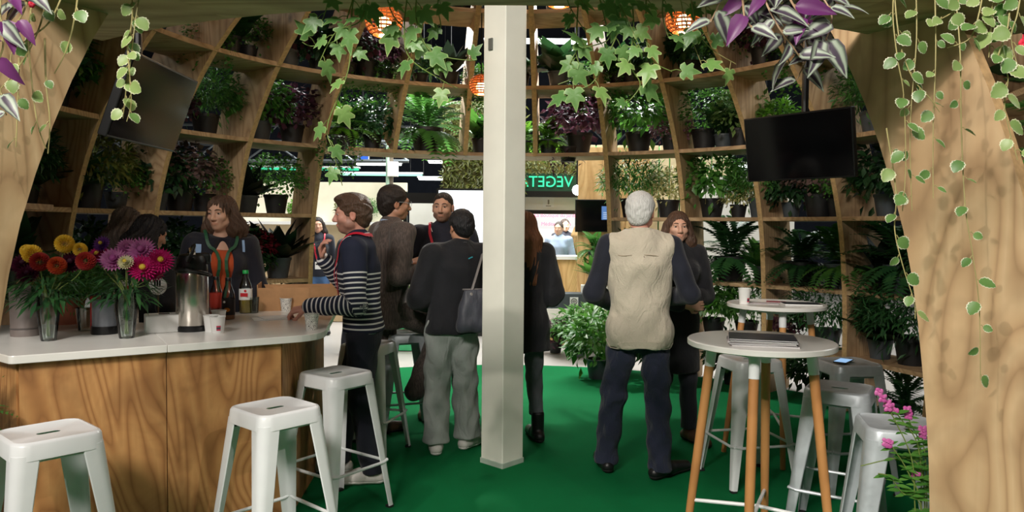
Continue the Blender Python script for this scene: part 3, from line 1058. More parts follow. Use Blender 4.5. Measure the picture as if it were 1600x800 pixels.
def rattan_lamp(label, loc, r, power):
    t = thing('pendant_lamp', label, 'lamp', loc, 0, 'woven rattan ball lamps')
    b = MB()
    n = 20
    for j in range(1, 11):
        th = math.pi * j / 11 * 0.88
        rr = r * math.sin(th); z = r * 0.85 * math.cos(th)
        pts = [(rr * math.cos(2 * math.pi * i / 24), rr * math.sin(2 * math.pi * i / 24), z) for i in range(25)]
        b.tube(pts, r * 0.058, 5, cap=False)
    for i in range(n):
        a = 2 * math.pi * i / n
        pts = [(r * 1.02 * math.sin(th) * math.cos(a), r * 1.02 * math.sin(th) * math.sin(a), r * 0.86 * math.cos(th)) for th in [math.pi * q / 12 * 0.9 for q in range(1, 13)]]
        b.tube(pts, r * 0.036, 4, cap=False)
    b.build('woven_shade', m_rattan, t, smooth=True)
    MB().ball((0, 0, -r * 0.15), r * 0.42, 14, 10).build('bulb', glow('warm_bulb', (1.0, 0.62, 0.30, 1), 14), t, smooth=True)
    MB().lathe([(0.0, -r * 0.80), (r * 0.36, -r * 0.78), (r * 0.36, -r * 0.75), (0, -r * 0.75)], n=20).build('diffuser', glow('warm_diffuser', (1.0, 0.80, 0.60, 1), 7), t)
    MB().tube([(0, 0, r * 0.8), (0, 0, 4.2 - loc[2])], 0.006, 6).build('cord', M['black'], t)
    l = bpy.data.lights.new('lamp_light', 'POINT'); l.energy = power; l.color = (1.0, 0.66, 0.36); l.shadow_soft_size = 0.05
    lo = bpy.data.objects.new('lamp_light', l); link(lo, t); lo.location = (0, 0, -r * 1.05)


rattan_lamp('woven rattan lamp glowing behind the ivy, left of the post', P(600, 34, 5.2), 0.125, 6)
rattan_lamp('small woven rattan lamp half hidden by the post', P(752, 133, 6.6), 0.105, 5)
rattan_lamp('woven rattan lamp at top edge, just right of the post', P(874, -12, 5.3), 0.125, 6)
rattan_lamp('woven rattan lamp at right beside the purple trailing plant', P(1068, 30, 5.4), 0.125, 6)

# ------------------------------------------------------------------ things on the counter
def on_counter(px, py):
    """world xy of a counter-top point seen at the pixel"""
    d = CAMROT.to_3x3() @ Vector(((px - 800) / FPX, -(py - 400) / FPX, -1.0))
    k = (CH - CAM_Z) / d.z
    return Vector((d.x * k, d.y * k, CH))


ap = thing('vacuum_flask', 'tall steel pump flask with black top on the counter', 'flask', on_counter(301, 516), R_(-60))
MB().lathe([(0, 0), (0.083, 0), (0.085, 0.012), (0.083, 0.028), (0, 0.028)], n=32).build('base', M['black'], ap, smooth=True)
MB().lathe([(0.078, 0.028), (0.081, 0.032), (0.079, 0.285), (0.072, 0.305), (0.0, 0.305)], n=36).build('steel_body', M['steel'], ap, smooth=True)
MB().lathe([(0.074, 0.303), (0.077, 0.31), (0.075, 0.37), (0.066, 0.392), (0.05, 0.40), (0, 0.40)], n=32).build('top_cap', M['black'], ap, smooth=True)
MB().box((0.0, 0.03, 0.375), (0.075, 0.12, 0.06)).build('spout_head', M['black'], ap, bevel=0.015)
pts = [(-0.085 * math.cos(a), 0.10 * math.sin(a) * 0.4 - 0.03, 0.36 + 0.085 * math.sin(a)) for a in [math.pi * i / 10 for i in range(11)]]
MB().tube(pts, 0.011, 8, flat=0.7).build('carry_handle', M['black'], ap, smooth=True)
MB().box((0.045, -0.005, 0.415), (0.05, 0.03, 0.02), Matrix.Rotation(0.5, 3, 'Y')).build('pump_lever', M['steel'], ap, bevel=0.004)
pts = [(0.088 * math.cos(a), 0.088 * math.sin(a), 0.305 - 0.022 * math.sin(a - 0.6)) for a in [math.radians(-100 + i * 20) for i in range(12)]]
MB().tube(pts, 0.008, 8).build('swing_handle', M['black'], ap, smooth=True)


def cup(label, px, py, m, h=0.085, r0=0.028, r1=0.038, logo=None, xyz=None):
    t = thing('paper_cup', label, 'cup', xyz or on_counter(px, py), 0, 'paper cups')
    MB().lathe([(0, 0.004), (r0, 0.004), (r0, 0), (r0 + 0.001, 0), (r1, h), (r1 + 0.0022, h + 0.0005), (r1 + 0.002, h - 0.004), (r1 - 0.001, h - 0.002), (r0 - 0.001, 0.007), (0, 0.007)], n=28).build('body', m, t, smooth=True)
    if logo:
        lg = MB()
        for k in range(6):
            a0 = R_(-78 + k * 6)
            for (z0, z1, mi) in ((0.014, 0.022, 0), (0.022, 0.032, 1), (0.032, 0.040, 0)):
                q = []
                for a, z in ((a0, z0), (a0 + R_(6), z0), (a0 + R_(6), z1), (a0, z1)):
                    rr = r0 + 0.001 + (r1 - r0) * z / h + 0.0008
                    q.append((rr * math.cos(a), rr * math.sin(a), z))
                lg.add(q, [(0, 1, 2, 3)], mi)
        lg.build('printed_logo', [plain('logo_pink', S(200, 60, 90)), plain('logo_grey', S(70, 70, 84))], t)
    return t


def doodle():
    t = NT('doodle_print')
    v = t.coords()
    n = t.noise(v, 42, 1.5, 0.5, 1.5)
    ln = t.math('PINGPONG', t.math('MULTIPLY', n, 7.0), 0.5)
    t.color(t.ramp(ln, [(0.08, S(40, 40, 46)), (0.16, S(236, 234, 228))]))
    t.set(Roughness=0.6)
    return t.m


m_doodle = doodle()
cup('plain white paper cup at the front left of the counter trio', 330, 518, M['white'])
cup('white paper cup with small pink logo, nearest on counter', 340, 520, M['white'], logo=True)
cup('white paper cup behind the other two beside the flask', 342, 509, M['white'])
cup('doodle-patterned paper cup beside the cardboard box', 447, 486, m_doodle)
cup('doodle-patterned paper cup at the rounded counter corner', 487, 515, m_doodle)
cup('white paper cup with pink logo on the farther round table', 0, 0, M['white'], 0.105, 0.031, 0.041, True, (T2.x - 0.235, T2.y - 0.05, 1.0503))

# bottles
m_juice1 = plain('red_label', S(196, 60, 44), 0.5); m_juice2 = plain('black_label', S(30, 22, 24), 0.5)
m_or = plain('orange_print', S(230, 140, 40), 0.5); m_or2 = plain('amber_juice', S(190, 110, 40), 0.3)


def bottle(label, px, py, h, r, body_m, cap_m, label_m, lz, fill=None, fill_m=None):
    t = thing('bottle', label, 'bottle', on_counter(px, py), 0, 'drink bottles')
    MB().lathe([(0, 0), (r * 0.9, 0), (r, 0.01), (r, h * 0.52), (r * 0.86, h * 0.66), (r * 0.45, h * 0.84), (r * 0.42, h * 0.93), (r * 0.38, h * 0.93), (0, h * 0.93)], n=28).build('body', body_m, t, smooth=True)
    MB().lathe([(0, h), (r * 0.43, h), (r * 0.46, h * 0.99), (r * 0.46, h * 0.92), (0, h * 0.92)], n=24).build('cap', cap_m, t, smooth=True)
    lb = MB().lathe([(r * 1.01, lz[0]), (r * 1.015, lz[0] + 0.002), (r * 1.015, lz[1]), (r * 1.01, lz[1])], n=28).build('label_band', label_m, t, smooth=True)
    if fill:
        MB().lathe([(0, 0.004), (r * 0.93, 0.004), (r * 0.94, 0.01), (r * 0.94, fill), (0, fill)], n=24).build('drink', fill_m, t, smooth=True)
    return t, r


b1, r1 = bottle('clear plastic bottle with green cap and red-white label', 384, 489, 0.27, 0.040, M['pet'], plain('green_cap', S(24, 150, 70), 0.4), M['white'], (0.085, 0.155), 0.09, plain('yellow_drink', S(190, 170, 80), 0.2))
MB().box((0.004, -r1 * 1.02, 0.118), (0.045, 0.004, 0.022)).build('red_print', plain('red_print', S(210, 40, 50)), b1)
MB().ball((0.012, -r1 * 1.015, 0.142), (0.008, 0.003, 0.008)).build('red_emblem', bpy.data.materials['red_print'], b1)
b2, r2 = bottle('clear bottle with black label showing an orange fruit', 357, 499, 0.245, 0.037, M['pet'], M['black'], m_juice2, (0.028, 0.125), 0.03, m_or2)
MB().ball((0.006, -r2 * 1.0, 0.06), (0.018, 0.006, 0.012)).build('fruit_print', m_or, b2)
MB().ball((-0.010, -r2 * 1.0, 0.105), (0.007, 0.004, 0.007)).build('round_emblem', M['white'], b2)
bottle('clear bottle with red label, just behind the steel flask', 338, 496, 0.245, 0.037, M['pet'], M['black'], m_juice1, (0.06, 0.15), 0.12, m_juice1)
gm = thing('drinking_glass', 'small clear drinking glass beside the green-capped bottle', 'glass', on_counter(397, 489))
MB().lathe([(0, 0), (0.026, 0), (0.032, 0.10), (0.0305, 0.10), (0.025, 0.005), (0, 0.005)], n=24).build('body', M['glass'], gm, smooth=True)

# napkins and cardboard box
nbx = thing('napkin_box', 'white block of paper napkins beside the flask', 'box', on_counter(248, 520) + Vector((0, 0.06, 0)), R_(30))
MB().box((0, 0, 0.045), (0.18, 0.13, 0.09)).build('body', M['white'], nbx, bevel=0.006)
MB().box((0.0, 0.0, 0.0915), (0.05, 0.03, 0.003)).build('opening', plain('dark_slot', S(70, 60, 56)), nbx)
cbp = on_counter(452, 486)
cb = thing('cardboard_tray', 'open brown cardboard tray box on the counter by striped man', 'box', (cbp.x + 0.01, cbp.y + 0.18, CH), R_(14))
for nm, c, s_ in (('front_wall', (0, -0.15, 0.075), (0.50, 0.006, 0.15)), ('back_wall', (0, 0.15, 0.075), (0.50, 0.006, 0.15)),
                  ('end_wall', (-0.25, 0, 0.085), (0.006, 0.30, 0.17)), ('end_wall', (0.25, 0, 0.085), (0.006, 0.30, 0.17)), ('bottom', (0, 0, 0.004), (0.5, 0.3, 0.006))):
    MB().box(c, s_).build(nm, M['cardboard'], cb)
for x in (-0.12, 0.12):
    MB().box((x, -0.15, 0.155), (0.06, 0.006, 0.012)).build('lock_tab', M['cardboard'], cb)
pn = thing('paper_sheet', 'loose white paper sheets lying on the counter before the tray', 'paper', on_counter(424, 498), R_(25))
MB().box((0, 0, 0.002), (0.21, 0.15, 0.003)).build('lower_sheet', M['white'], pn)
MB().box((0.03, 0.02, 0.006), (0.18, 0.13, 0.004), Matrix.Rotation(0.2, 3, 'Z')).build('upper_sheet', M['white'], pn)
# grey canister, kettle-like dispenser, round tag
gc = thing('grey_canister', 'matt grey cylindrical canister at the left end of counter', 'canister', on_counter(24, 526) + Vector((0.02, 0.05, 0)))
MB().lathe([(0, 0), (0.066, 0), (0.067, 0.03), (0.066, 0.032), (0.070, 0.235), (0.066, 0.24), (0.060, 0.235), (0.058, 0.02), (0, 0.02)], n=36).build('body', plain('grey_canister_paint', S(122, 112, 108), 0.55), gc, smooth=True)
MB().lathe([(0.067, 0.034), (0.069, 0.036), (0.069, 0.040), (0.067, 0.042)], n=36).build('seam_ring', plain('grey_seam', S(90, 84, 82), 0.5), gc)
kp = on_counter(163, 523) + Vector((-0.02, 0.05, 0))
kt = thing('water_dispenser', 'grey translucent jug with red back and dark base, behind vase', 'jug', kp)
MB().lathe([(0, 0), (0.066, 0), (0.068, 0.015), (0.064, 0.04), (0, 0.04)], n=32).build('base', M['black'], kt, smooth=True)
MB().lathe([(0.061, 0.04), (0.062, 0.045), (0.062, 0.17), (0.058, 0.172), (0, 0.172)], n=32).build('jug_body', plain('smoky_plastic', S(112, 116, 124), 0.15), kt, smooth=True)
MB().box((-0.062, 0.02, 0.095), (0.022, 0.07, 0.19)).build('red_back', plain('red_plastic', S(176, 24, 34), 0.35), kt, bevel=0.008)
dp = on_counter(231, 505)
dk = thing('round_sign', 'round white card sign with a small black emblem, above napkins', 'sign', (dp.x, dp.y + 0.12, CH))
MB().lathe([(0, -0.002), (0.052, -0.002), (0.052, 0.002), (0, 0.002)], n=32).build('disc', M['white'], dk, (0, 0, 0.20), (R_(90), 0, 0))
for x in (-0.014, 0.0, 0.014):
    MB().box((x, -0.004, 0.212), (0.009, 0.003, 0.026)).ball((x, -0.004, 0.228), (0.0055, 0.002, 0.0055)).build('emblem', M['black'], dk)
MB().box((0, -0.004, 0.183), (0.06, 0.003, 0.005)).build('emblem_line', plain('grey_line', S(120, 120, 120)), dk)
MB().tube([(0, 0.004, 0), (0, 0.004, 0.16)], 0.004, 6).build('stick', M['stem_brown'], dk)
MB().box((0, 0.004, 0.006), (0.07, 0.05, 0.012)).build('stand_foot', M['stem_brown'], dk)
bgp = on_counter(172, 512)
bg = thing('paper_bag', 'small white patterned paper bag behind the pink flowers', 'bag', (bgp.x, bgp.y + 0.16, CH), R_(8))
MB().box((0, 0, 0.12), (0.12, 0.06, 0.24), taper=0.9).build('body', m_doodle, bg, bevel=0.004)
MB().ball((0.03, -0.03, 0.205), (0.014, 0.004, 0.010)).build('red_mark', bpy.data.materials['red_print'], bg)
pk = thing('peach_pot', 'small peach coloured pot on the counter between the flowers', 'pot', on_counter(124, 516) + Vector((-0.03, 0.12, 0)))
MB().lathe([(0, 0), (0.045, 0), (0.055, 0.10), (0.050, 0.10), (0.042, 0.01), (0, 0.01)], n=28).build('body', plain('peach_glaze', S(214, 140, 110), 0.4), pk, smooth=True)
# ------------------------------------------------------------------ leaf templates (verts, faces, rim attribute)
def leaf_shape(outline, fold=0.12, curl=0.15):
    """outline: half outline [(t along 0..1, half width)], tip last. Length 1 along +Y, base at origin. Folded at midrib."""
    V = []; rim = []
    n = len(outline)
    for t, wd in outline:
        z = -curl * t * t
        V += [(-wd, t, z + fold * wd), (-wd * 0.5, t, z + fold * wd * 0.5), (0, t, z), (wd * 0.5, t, z + fold * wd * 0.5), (wd, t, z + fold * wd)]
        rim += [1, 0.5, 0 if 0 < t < 0.99 else 0.8, 0.5, 1]
    F = []
    for i in range(n - 1):
        for j in range(4):
            F.append((i * 5 + j, i * 5 + j + 1, (i + 1) * 5 + j + 1, (i + 1) * 5 + j))
    return np.array(V), np.array(F), np.array(rim, float)


def simple_leaf(wd=0.25, curl=0.2, fold=0.25, mid=0.45):
    """six triangles"""
    V = np.array([(0, 0, 0), (-wd, mid, fold * wd - curl * mid * mid), (0, mid, -curl * mid * mid), (wd, mid, fold * wd - curl * mid * mid), (0, 1, -curl)], float)
    F = np.array([(0, 2, 1), (0, 3, 2), (1, 2, 4), (2, 3, 4)])
    return V, F, np.array([0, 1, 0, 1, 0.5])


LANCE = leaf_shape([(0, 0.03), (0.15, 0.13), (0.4, 0.19), (0.7, 0.13), (1.0, 0.003)])
BROAD = leaf_shape([(0, 0.04), (0.12, 0.24), (0.35, 0.32), (0.65, 0.24), (1.0, 0.004)], 0.2, 0.25)
TRADE = leaf_shape([(0, 0.06), (0.12, 0.21), (0.35, 0.25), (0.62, 0.18), (0.85, 0.08), (1.0, 0.004)], 0.35, 0.30)
SCALLOP = leaf_shape([(0, 0.05), (0.08, 0.30), (0.18, 0.36), (0.25, 0.47), (0.36, 0.43), (0.45, 0.50), (0.56, 0.42), (0.66, 0.44), (0.78, 0.28), (0.88, 0.24), (1.0, 0.02)], 0.12, 0.18)
SIMPLE = simple_leaf()
ROUND = simple_leaf(0.42, 0.15, 0.2, 0.5)
NARROW = simple_leaf(0.11, 0.3, 0.2, 0.5)


def ivy_leaf():
    """five-lobed ivy leaf, lobes raised around a centre"""
    half = [(0.0, 0.0), (0.16, -0.14), (0.36, -0.12), (0.52, 0.10), (0.30, 0.22), (0.50, 0.50), (0.44, 0.62), (0.20, 0.58), (0.12, 0.80), (0.0, 1.08)]
    out = half + [(-x, y) for x, y in reversed(half[1:-1])]
    V = [(x, y, 0.10 * abs(x) - 0.22 * max(0, y) ** 2 - 0.25 * x * x) for x, y in out]
    inn = [(x * 0.5, 0.3 + (y - 0.3) * 0.5, 0.05 * abs(x) - 0.10 * max(0, y) ** 2) for x, y in out]
    n = len(out)
    V = V + inn + [(0, 0.3, -0.02)]
    F = []
    for i in range(n):
        k = (i + 1) % n
        F.append((i, k, n + k, n + i))
    T = [(n + i, n + (i + 1) % n, 2 * n) for i in range(n)]
    rim = np.array([1.0] * n + [0.3] * n + [0.0])
    return np.array(V), F, T, rim


IV, IF, IT, IR = ivy_leaf()


def ivy_mesh(name, m):
    return npmesh(name, IV, [np.array(IF), np.array(IT)], m, True, {'rim': IR})


def tmesh(name, T, m):
    return npmesh(name, T[0], T[1], m, True, {'rim': T[2]})


def basis(d, up):
    """rotation matrices (n,3,3): local Y -> d, local Z ~ up"""
    d = d / np.maximum(np.linalg.norm(d, axis=1, keepdims=True), 1e-9)
    x = np.cross(d, up); nx = np.linalg.norm(x, axis=1, keepdims=True)
    x = np.where(nx < 1e-4, np.array([[1.0, 0, 0]]), x / np.maximum(nx, 1e-9))
    z = np.cross(x, d)
    return np.stack([x, d, z], axis=2)


def scatter(T, pos, dirs, up, sizes):
    """merge many leaves into arrays"""
    V, F, R = T
    B = basis(dirs, up)
    W = np.einsum('nij,vj->nvi', B, V) * sizes[:, None, None] + pos[:, None, :]
    n = len(V)
    FF = (F[None] + (np.arange(len(pos)) * n)[:, None, None]).reshape(-1, F.shape[1])
    return W.reshape(-1, 3), FF, np.tile(R, len(pos))


def stalks(paths, r=0.003, n=4):
    b = MB()
    for p in paths:
        b.tube(p, r, n, cap=False)
    return b


def rdir(n, zmin=-0.2):
    v = nrs.normal(size=(n, 3))
    v[:, 2] = np.abs(v[:, 2]) * 0.9 + zmin
    return v / np.linalg.norm(v, axis=1, keepdims=True)


# ---- foliage meshes, foot of plant at origin; all sit in a pot 0.14 high
def bush(name, T, m, n, R, H, size, z0=0.12, drop=0.0, shell=0.45):
    n = int(n * 1.7); R *= 1.18; H *= 1.12; z0 -= 0.03
    d = rdir(n, -0.35)
    rad = (shell + (1 - shell) * nrs.rand(n)) ** 0.7
    pos = d * rad[:, None] * np.array([[R, R, H * 0.55]]) + np.array([[0, 0, z0 + H * 0.42]])
    dirs = d + nrs.normal(size=(n, 3)) * 0.55 + np.array([[0, 0, -0.25 - drop]])
    up = np.tile([[0, 0, 1.0]], (n, 1)) + nrs.normal(size=(n, 3)) * 0.35 + d * 0.4
    V, F, A_ = scatter(T, pos, dirs, up, size * (0.65 + 0.7 * nrs.rand(n)))
    return npmesh(name, V, F, m, True, {'rim': A_})


def frond_mesh(name, m, L=0.42, n=16, wd=0.075):
    """one arching fern frond: rachis with paired leaflets; starts at origin going +Y and up"""
    pos = []; dirs = []; ups = []; sz = []
    for i in range(1, n + 1):
        t = i / n
        y = L * (t - 0.12 * t * t); z = L * (0.55 * t - 0.75 * t * t)
        for s in (-1, 1):
            pos.append((0, y, z)); dirs.append((s, 0.45, -0.15)); ups.append((0, 0.3, 1))
            sz.append(wd * (math.sin(math.pi * min(1, t * 0.9 + 0.08)) ** 0.6) + 0.012)
    V, F, A_ = scatter(simple_leaf(0.19, 0.12, 0.2, 0.4), np.array(pos, float), np.array(dirs, float), np.array(ups, float), np.array(sz))
    return npmesh(name, V, F, m, True, {'rim': A_})


G = {}
G['green'] = leafmat('leaf_green', S(60, 116, 44), S(96, 148, 62))
G['lime'] = leafmat('leaf_lime', S(118, 176, 56), S(90, 150, 44))
G['dark'] = leafmat('leaf_dark_green', S(30, 62, 36), S(48, 86, 46))
G['fern'] = leafmat('leaf_fern', S(62, 112, 50), S(84, 136, 60))
G['ferndark'] = leafmat('leaf_fern_dark', S(38, 80, 46), S(58, 104, 56))
G['purple'] = leafmat('leaf_purple', S(62, 34, 48), S(88, 50, 66))
G['greypurple'] = leafmat('leaf_grey_purple', S(104, 84, 84), S(126, 102, 96))
G['olive'] = leafmat('leaf_olive', S(120, 124, 58), S(98, 110, 52))
G['varieg'] = leafmat('leaf_variegated', S(96, 134, 70), S(120, 150, 84), rim=S(222, 220, 170))
G['cream'] = leafmat('leaf_cream', S(176, 176, 112), S(206, 200, 140))
G['black'] = leafmat('leaf_blackish', S(22, 34, 26), S(34, 46, 34))
G['pinkleaf'] = leafmat('leaf_dusty_pink', S(150, 104, 118), S(120, 84, 98))
G['ivy'] = leafmat('leaf_ivy', S(88, 132, 70), S(112, 152, 86), rim=S(150, 180, 112))
G['ivylight'] = leafmat('leaf_ivy_light', S(136, 172, 96), S(114, 156, 82), rim=S(190, 204, 140))
G['plect'] = leafmat('leaf_white_edged', S(84, 122, 62), S(110, 146, 80), rim=S(232, 230, 206), trans=0.25)
G['plectlight'] = leafmat('leaf_white_edged_pale', S(150, 172, 104), S(130, 158, 92), rim=S(226, 226, 190), trans=0.3)
G['trade'] = leafmat('leaf_striped_purple', S(70, 84, 66), S(84, 78, 84), trans=0.2, under=S(122, 48, 116),
                     stripe=[(0.0, S(72, 56, 78)), (0.22, S(80, 70, 84)), (0.42, S(184, 196, 178)), (0.62, S(176, 190, 170)), (0.84, S(82, 92, 80)), (1.0, S(104, 84, 104))])
G['tradepurple'] = leafmat('leaf_plain_purple', S(128, 62, 128), S(104, 44, 104), trans=0.3)
m_red = plain('red_petal', S(206, 30, 60), 0.6)

FOL = {}
FOL['purple'] = [bush('foliage_purple_%d' % i, ROUND, G['purple'], 420, 0.22, 0.36, 0.050, drop=0.3) for i in range(2)]
FOL['greypurple'] = [bush('foliage_grey_purple_%d' % i, ROUND, G['greypurple'], 520, 0.23, 0.38, 0.038, drop=0.3) for i in range(2)]
FOL['green'] = [bush('foliage_green_%d' % i, SIMPLE, G['green'], 420, 0.22, 0.42, 0.075, drop=0.2) for i in range(2)]
FOL['dark'] = [bush('foliage_dark_%d' % i, SIMPLE, G['dark'], 420, 0.23, 0.40, 0.080, drop=0.2) for i in range(2)]
FOL['small'] = [bush('foliage_small_%d' % i, ROUND, G['green'], 800, 0.23, 0.38, 0.028) for i in range(2)]
FOL['olive'] = [bush('foliage_olive_%d' % i, NARROW, G['olive'], 700, 0.23, 0.40, 0.075) for i in range(2)]
FOL['varieg'] = [bush('foliage_variegated_%d' % i, SIMPLE, G['varieg'], 480, 0.21, 0.36, 0.055) for i in range(2)]
FOL['cream'] = [bush('foliage_cream_%d' % i, SIMPLE, G['cream'], 480, 0.20, 0.32, 0.045) for i in range(2)]
FOL['conifer'] = [bush('foliage_conifer_%d' % i, NARROW, G['ferndark'], 1500, 0.26, 0.42, 0.055, shell=0.6) for i in range(2)]
FOL['lime'] = [bush('foliage_lime_%d' % i, SIMPLE, G['lime'], 420, 0.20, 0.38, 0.065) for i in range(2)]
FOL['pinkleaf'] = [bush('foliage_dusty_pink_%d' % i, ROUND, G['pinkleaf'], 420, 0.17, 0.26, 0.034) for i in range(2)]
FOL['airy'] = [bush('foliage_airy_%d' % i, NARROW, G['fern'], 1300, 0.24, 0.42, 0.050, shell=0.3) for i in range(2)]
FROND = {'fern': frond_mesh('frond_green', G['fern']), 'ferndark': frond_mesh('frond_dark', G['ferndark']), 'fernlime': frond_mesh('frond_lime', G['lime'], 0.36, 15, 0.07)}
BLADE = {'black': tmesh('blade_black', LANCE, G['black']), 'broad': tmesh('blade_broad', BROAD, G['dark']), 'lily': tmesh('blade_lily', LANCE, G['green'])}

pot_me = {}
for nm, m in (('black', M['pot_black']), ('grey', M['pot_grey']), ('terra', M['pot_terra'])):
    pot_me[nm] = MB().lathe([(0, 0), (0.072, 0), (0.095, 0.135), (0.100, 0.135), (0.101, 0.155), (0.093, 0.155), (0.090, 0.13), (0, 0.13)], n=20).mesh('pot_' + nm, m, smooth=True)
soil_me = MB().lathe([(0, 0.132), (0.05, 0.136), (0.091, 0.131)], n=16).mesh('soil', M['soil'], smooth=True)


def trail_mesh(name, T, m, n_str, L, size, spread=0.22):
    pos = []; dirs = []
    for s in range(n_str):
        a = nrs.rand() * 6.283
        x, y = spread * math.cos(a) * (0.4 + 0.6 * nrs.rand()), spread * math.sin(a) * (0.4 + .6 * nrs.rand())
        ll = L * (0.5 + 0.5 * nrs.rand())
        k = int(ll / (size * 0.55))
        for i in range(k):
            z = 0.14 - ll * i / k
            pos.append((x + nrs.normal() * 0.012, y + nrs.normal() * 0.012, z))
            dirs.append((nrs.normal(), nrs.normal(), -0.4))
    V, F, A_ = scatter(T, np.array(pos), np.array(dirs), np.tile([[0, 0, 1.0]], (len(pos), 1)), size * (0.7 + 0.6 * nrs.rand(len(pos))))
    return npmesh(name, V, F, m, True, {'rim': A_})


TRAIL = {'ivytrail': trail_mesh('trailing_ivy', ROUND, G['green'], 22, 0.42, 0.035), 'palegrn': trail_mesh('trailing_pale', ROUND, G['varieg'], 18, 0.40, 0.036),
         'darktrail': trail_mesh('trailing_dark', SIMPLE, G['purple'], 14, 0.30, 0.06)}
KIND = {'purple': ('purple_leaf_plant', 'dark purple leafy plant'), 'greypurple': ('grey_leaf_plant', 'grey-purple small-leaved plant'),
        'green': ('leafy_plant', 'bright green leafy plant'), 'dark': ('leafy_plant', 'dark green leafy plant'), 'small': ('small_leaf_plant', 'tiny-leaved green bush'),
        'olive': ('olive_plant', 'olive green narrow-leaved plant'), 'varieg': ('variegated_plant', 'cream-edged variegated plant'), 'cream': ('cream_leaf_plant', 'pale cream-leaved plant'),
        'conifer': ('round_conifer', 'round dark feathery bush'), 'lime': ('lime_plant', 'lime green leafy plant'), 'pinkleaf': ('pink_leaf_plant', 'dusty pink-leaved plant'),
        'airy': ('asparagus_fern', 'airy fine-leaved green fern'), 'fern': ('potted_fern', 'green arching fern'), 'ferndark': ('potted_fern', 'dark green arching fern'),
        'fernlime': ('potted_fern', 'lime green arching fern'), 'black': ('strap_leaf_plant', 'blackish strap-leaved plant'), 'broad': ('broad_leaf_plant', 'dark broad-leaved plant'),
        'lily': ('lily_plant', 'green long-leaved plant'), 'ivytrail': ('trailing_ivy', 'trailing green ivy'), 'palegrn': ('trailing_plant', 'trailing pale variegated plant'),
        'darktrail': ('trailing_plant', 'trailing dark-leaved plant')}


def plant(kind, label, loc, s=1.0, pot='black', group='potted plants on the dome shelves'):
    nm, _ = KIND[kind]
    t = thing(nm, label, 'plant', loc, rnd.uniform(0, 6.28), group)
    t.scale = (s, s, s)
    p = obj('pot', pot_me[pot], t)
    obj('soil', soil_me, p)
    if kind in FOL:
        obj('foliage', rnd.choice(FOL[kind]), t)['kind'] = 'stuff'
    elif kind in FROND:
        n = 33
        for i in range(n):
            tier = i % 3
            o = obj('frond', FROND[kind], t, (0, 0, 0.13), (R_([56, 22, -14][tier] + rnd.uniform(-9, 9)), 0, 6.283 * i / n * 5 + rnd.uniform(-.2, .2)), rnd.uniform(0.72, 1.02))
    elif kind in BLADE:
        n = 22
        for i in range(n):
            obj('leaf', BLADE[kind], t, (0, 0, 0.12), (R_(rnd.uniform(25, 75)), 0, 6.283 * i / n * 5 + rnd.uniform(-.3, .3)), rnd.uniform(0.28, 0.44))
    elif kind in TRAIL:
        obj('trailing_stems', TRAIL[kind], t)['kind'] = 'stuff'
        obj('foliage', FOL['small' if kind != 'darktrail' else 'purple'][0], t, scale=(0.8, 0.8, 0.5))['kind'] = 'stuff'
    return t


LEVEL_W = {0.0: 'at floor level', 0.45: 'on lowest shelf', 1.02: 'on second shelf', 1.65: 'on eye-level shelf', 2.3: 'on fourth shelf', 2.9: 'on fifth shelf', 3.45: 'on top shelf'}
ORD = ['first', 'second', 'third', 'fourth', 'fifth']


def bay_words(k):
    if k <= -4: return '%s bay left of the far doorway' % ORD[-4 - k]
    if k >= 1: return '%s bay right of the far doorway' % ORD[k - 1]
    return {-3: 'leftmost bay over the far doorway', -2: 'bay over the far doorway left of the post', -1: 'bay over the doorway hidden by the post', 0: 'bay over the far doorway right of the post'}[k]


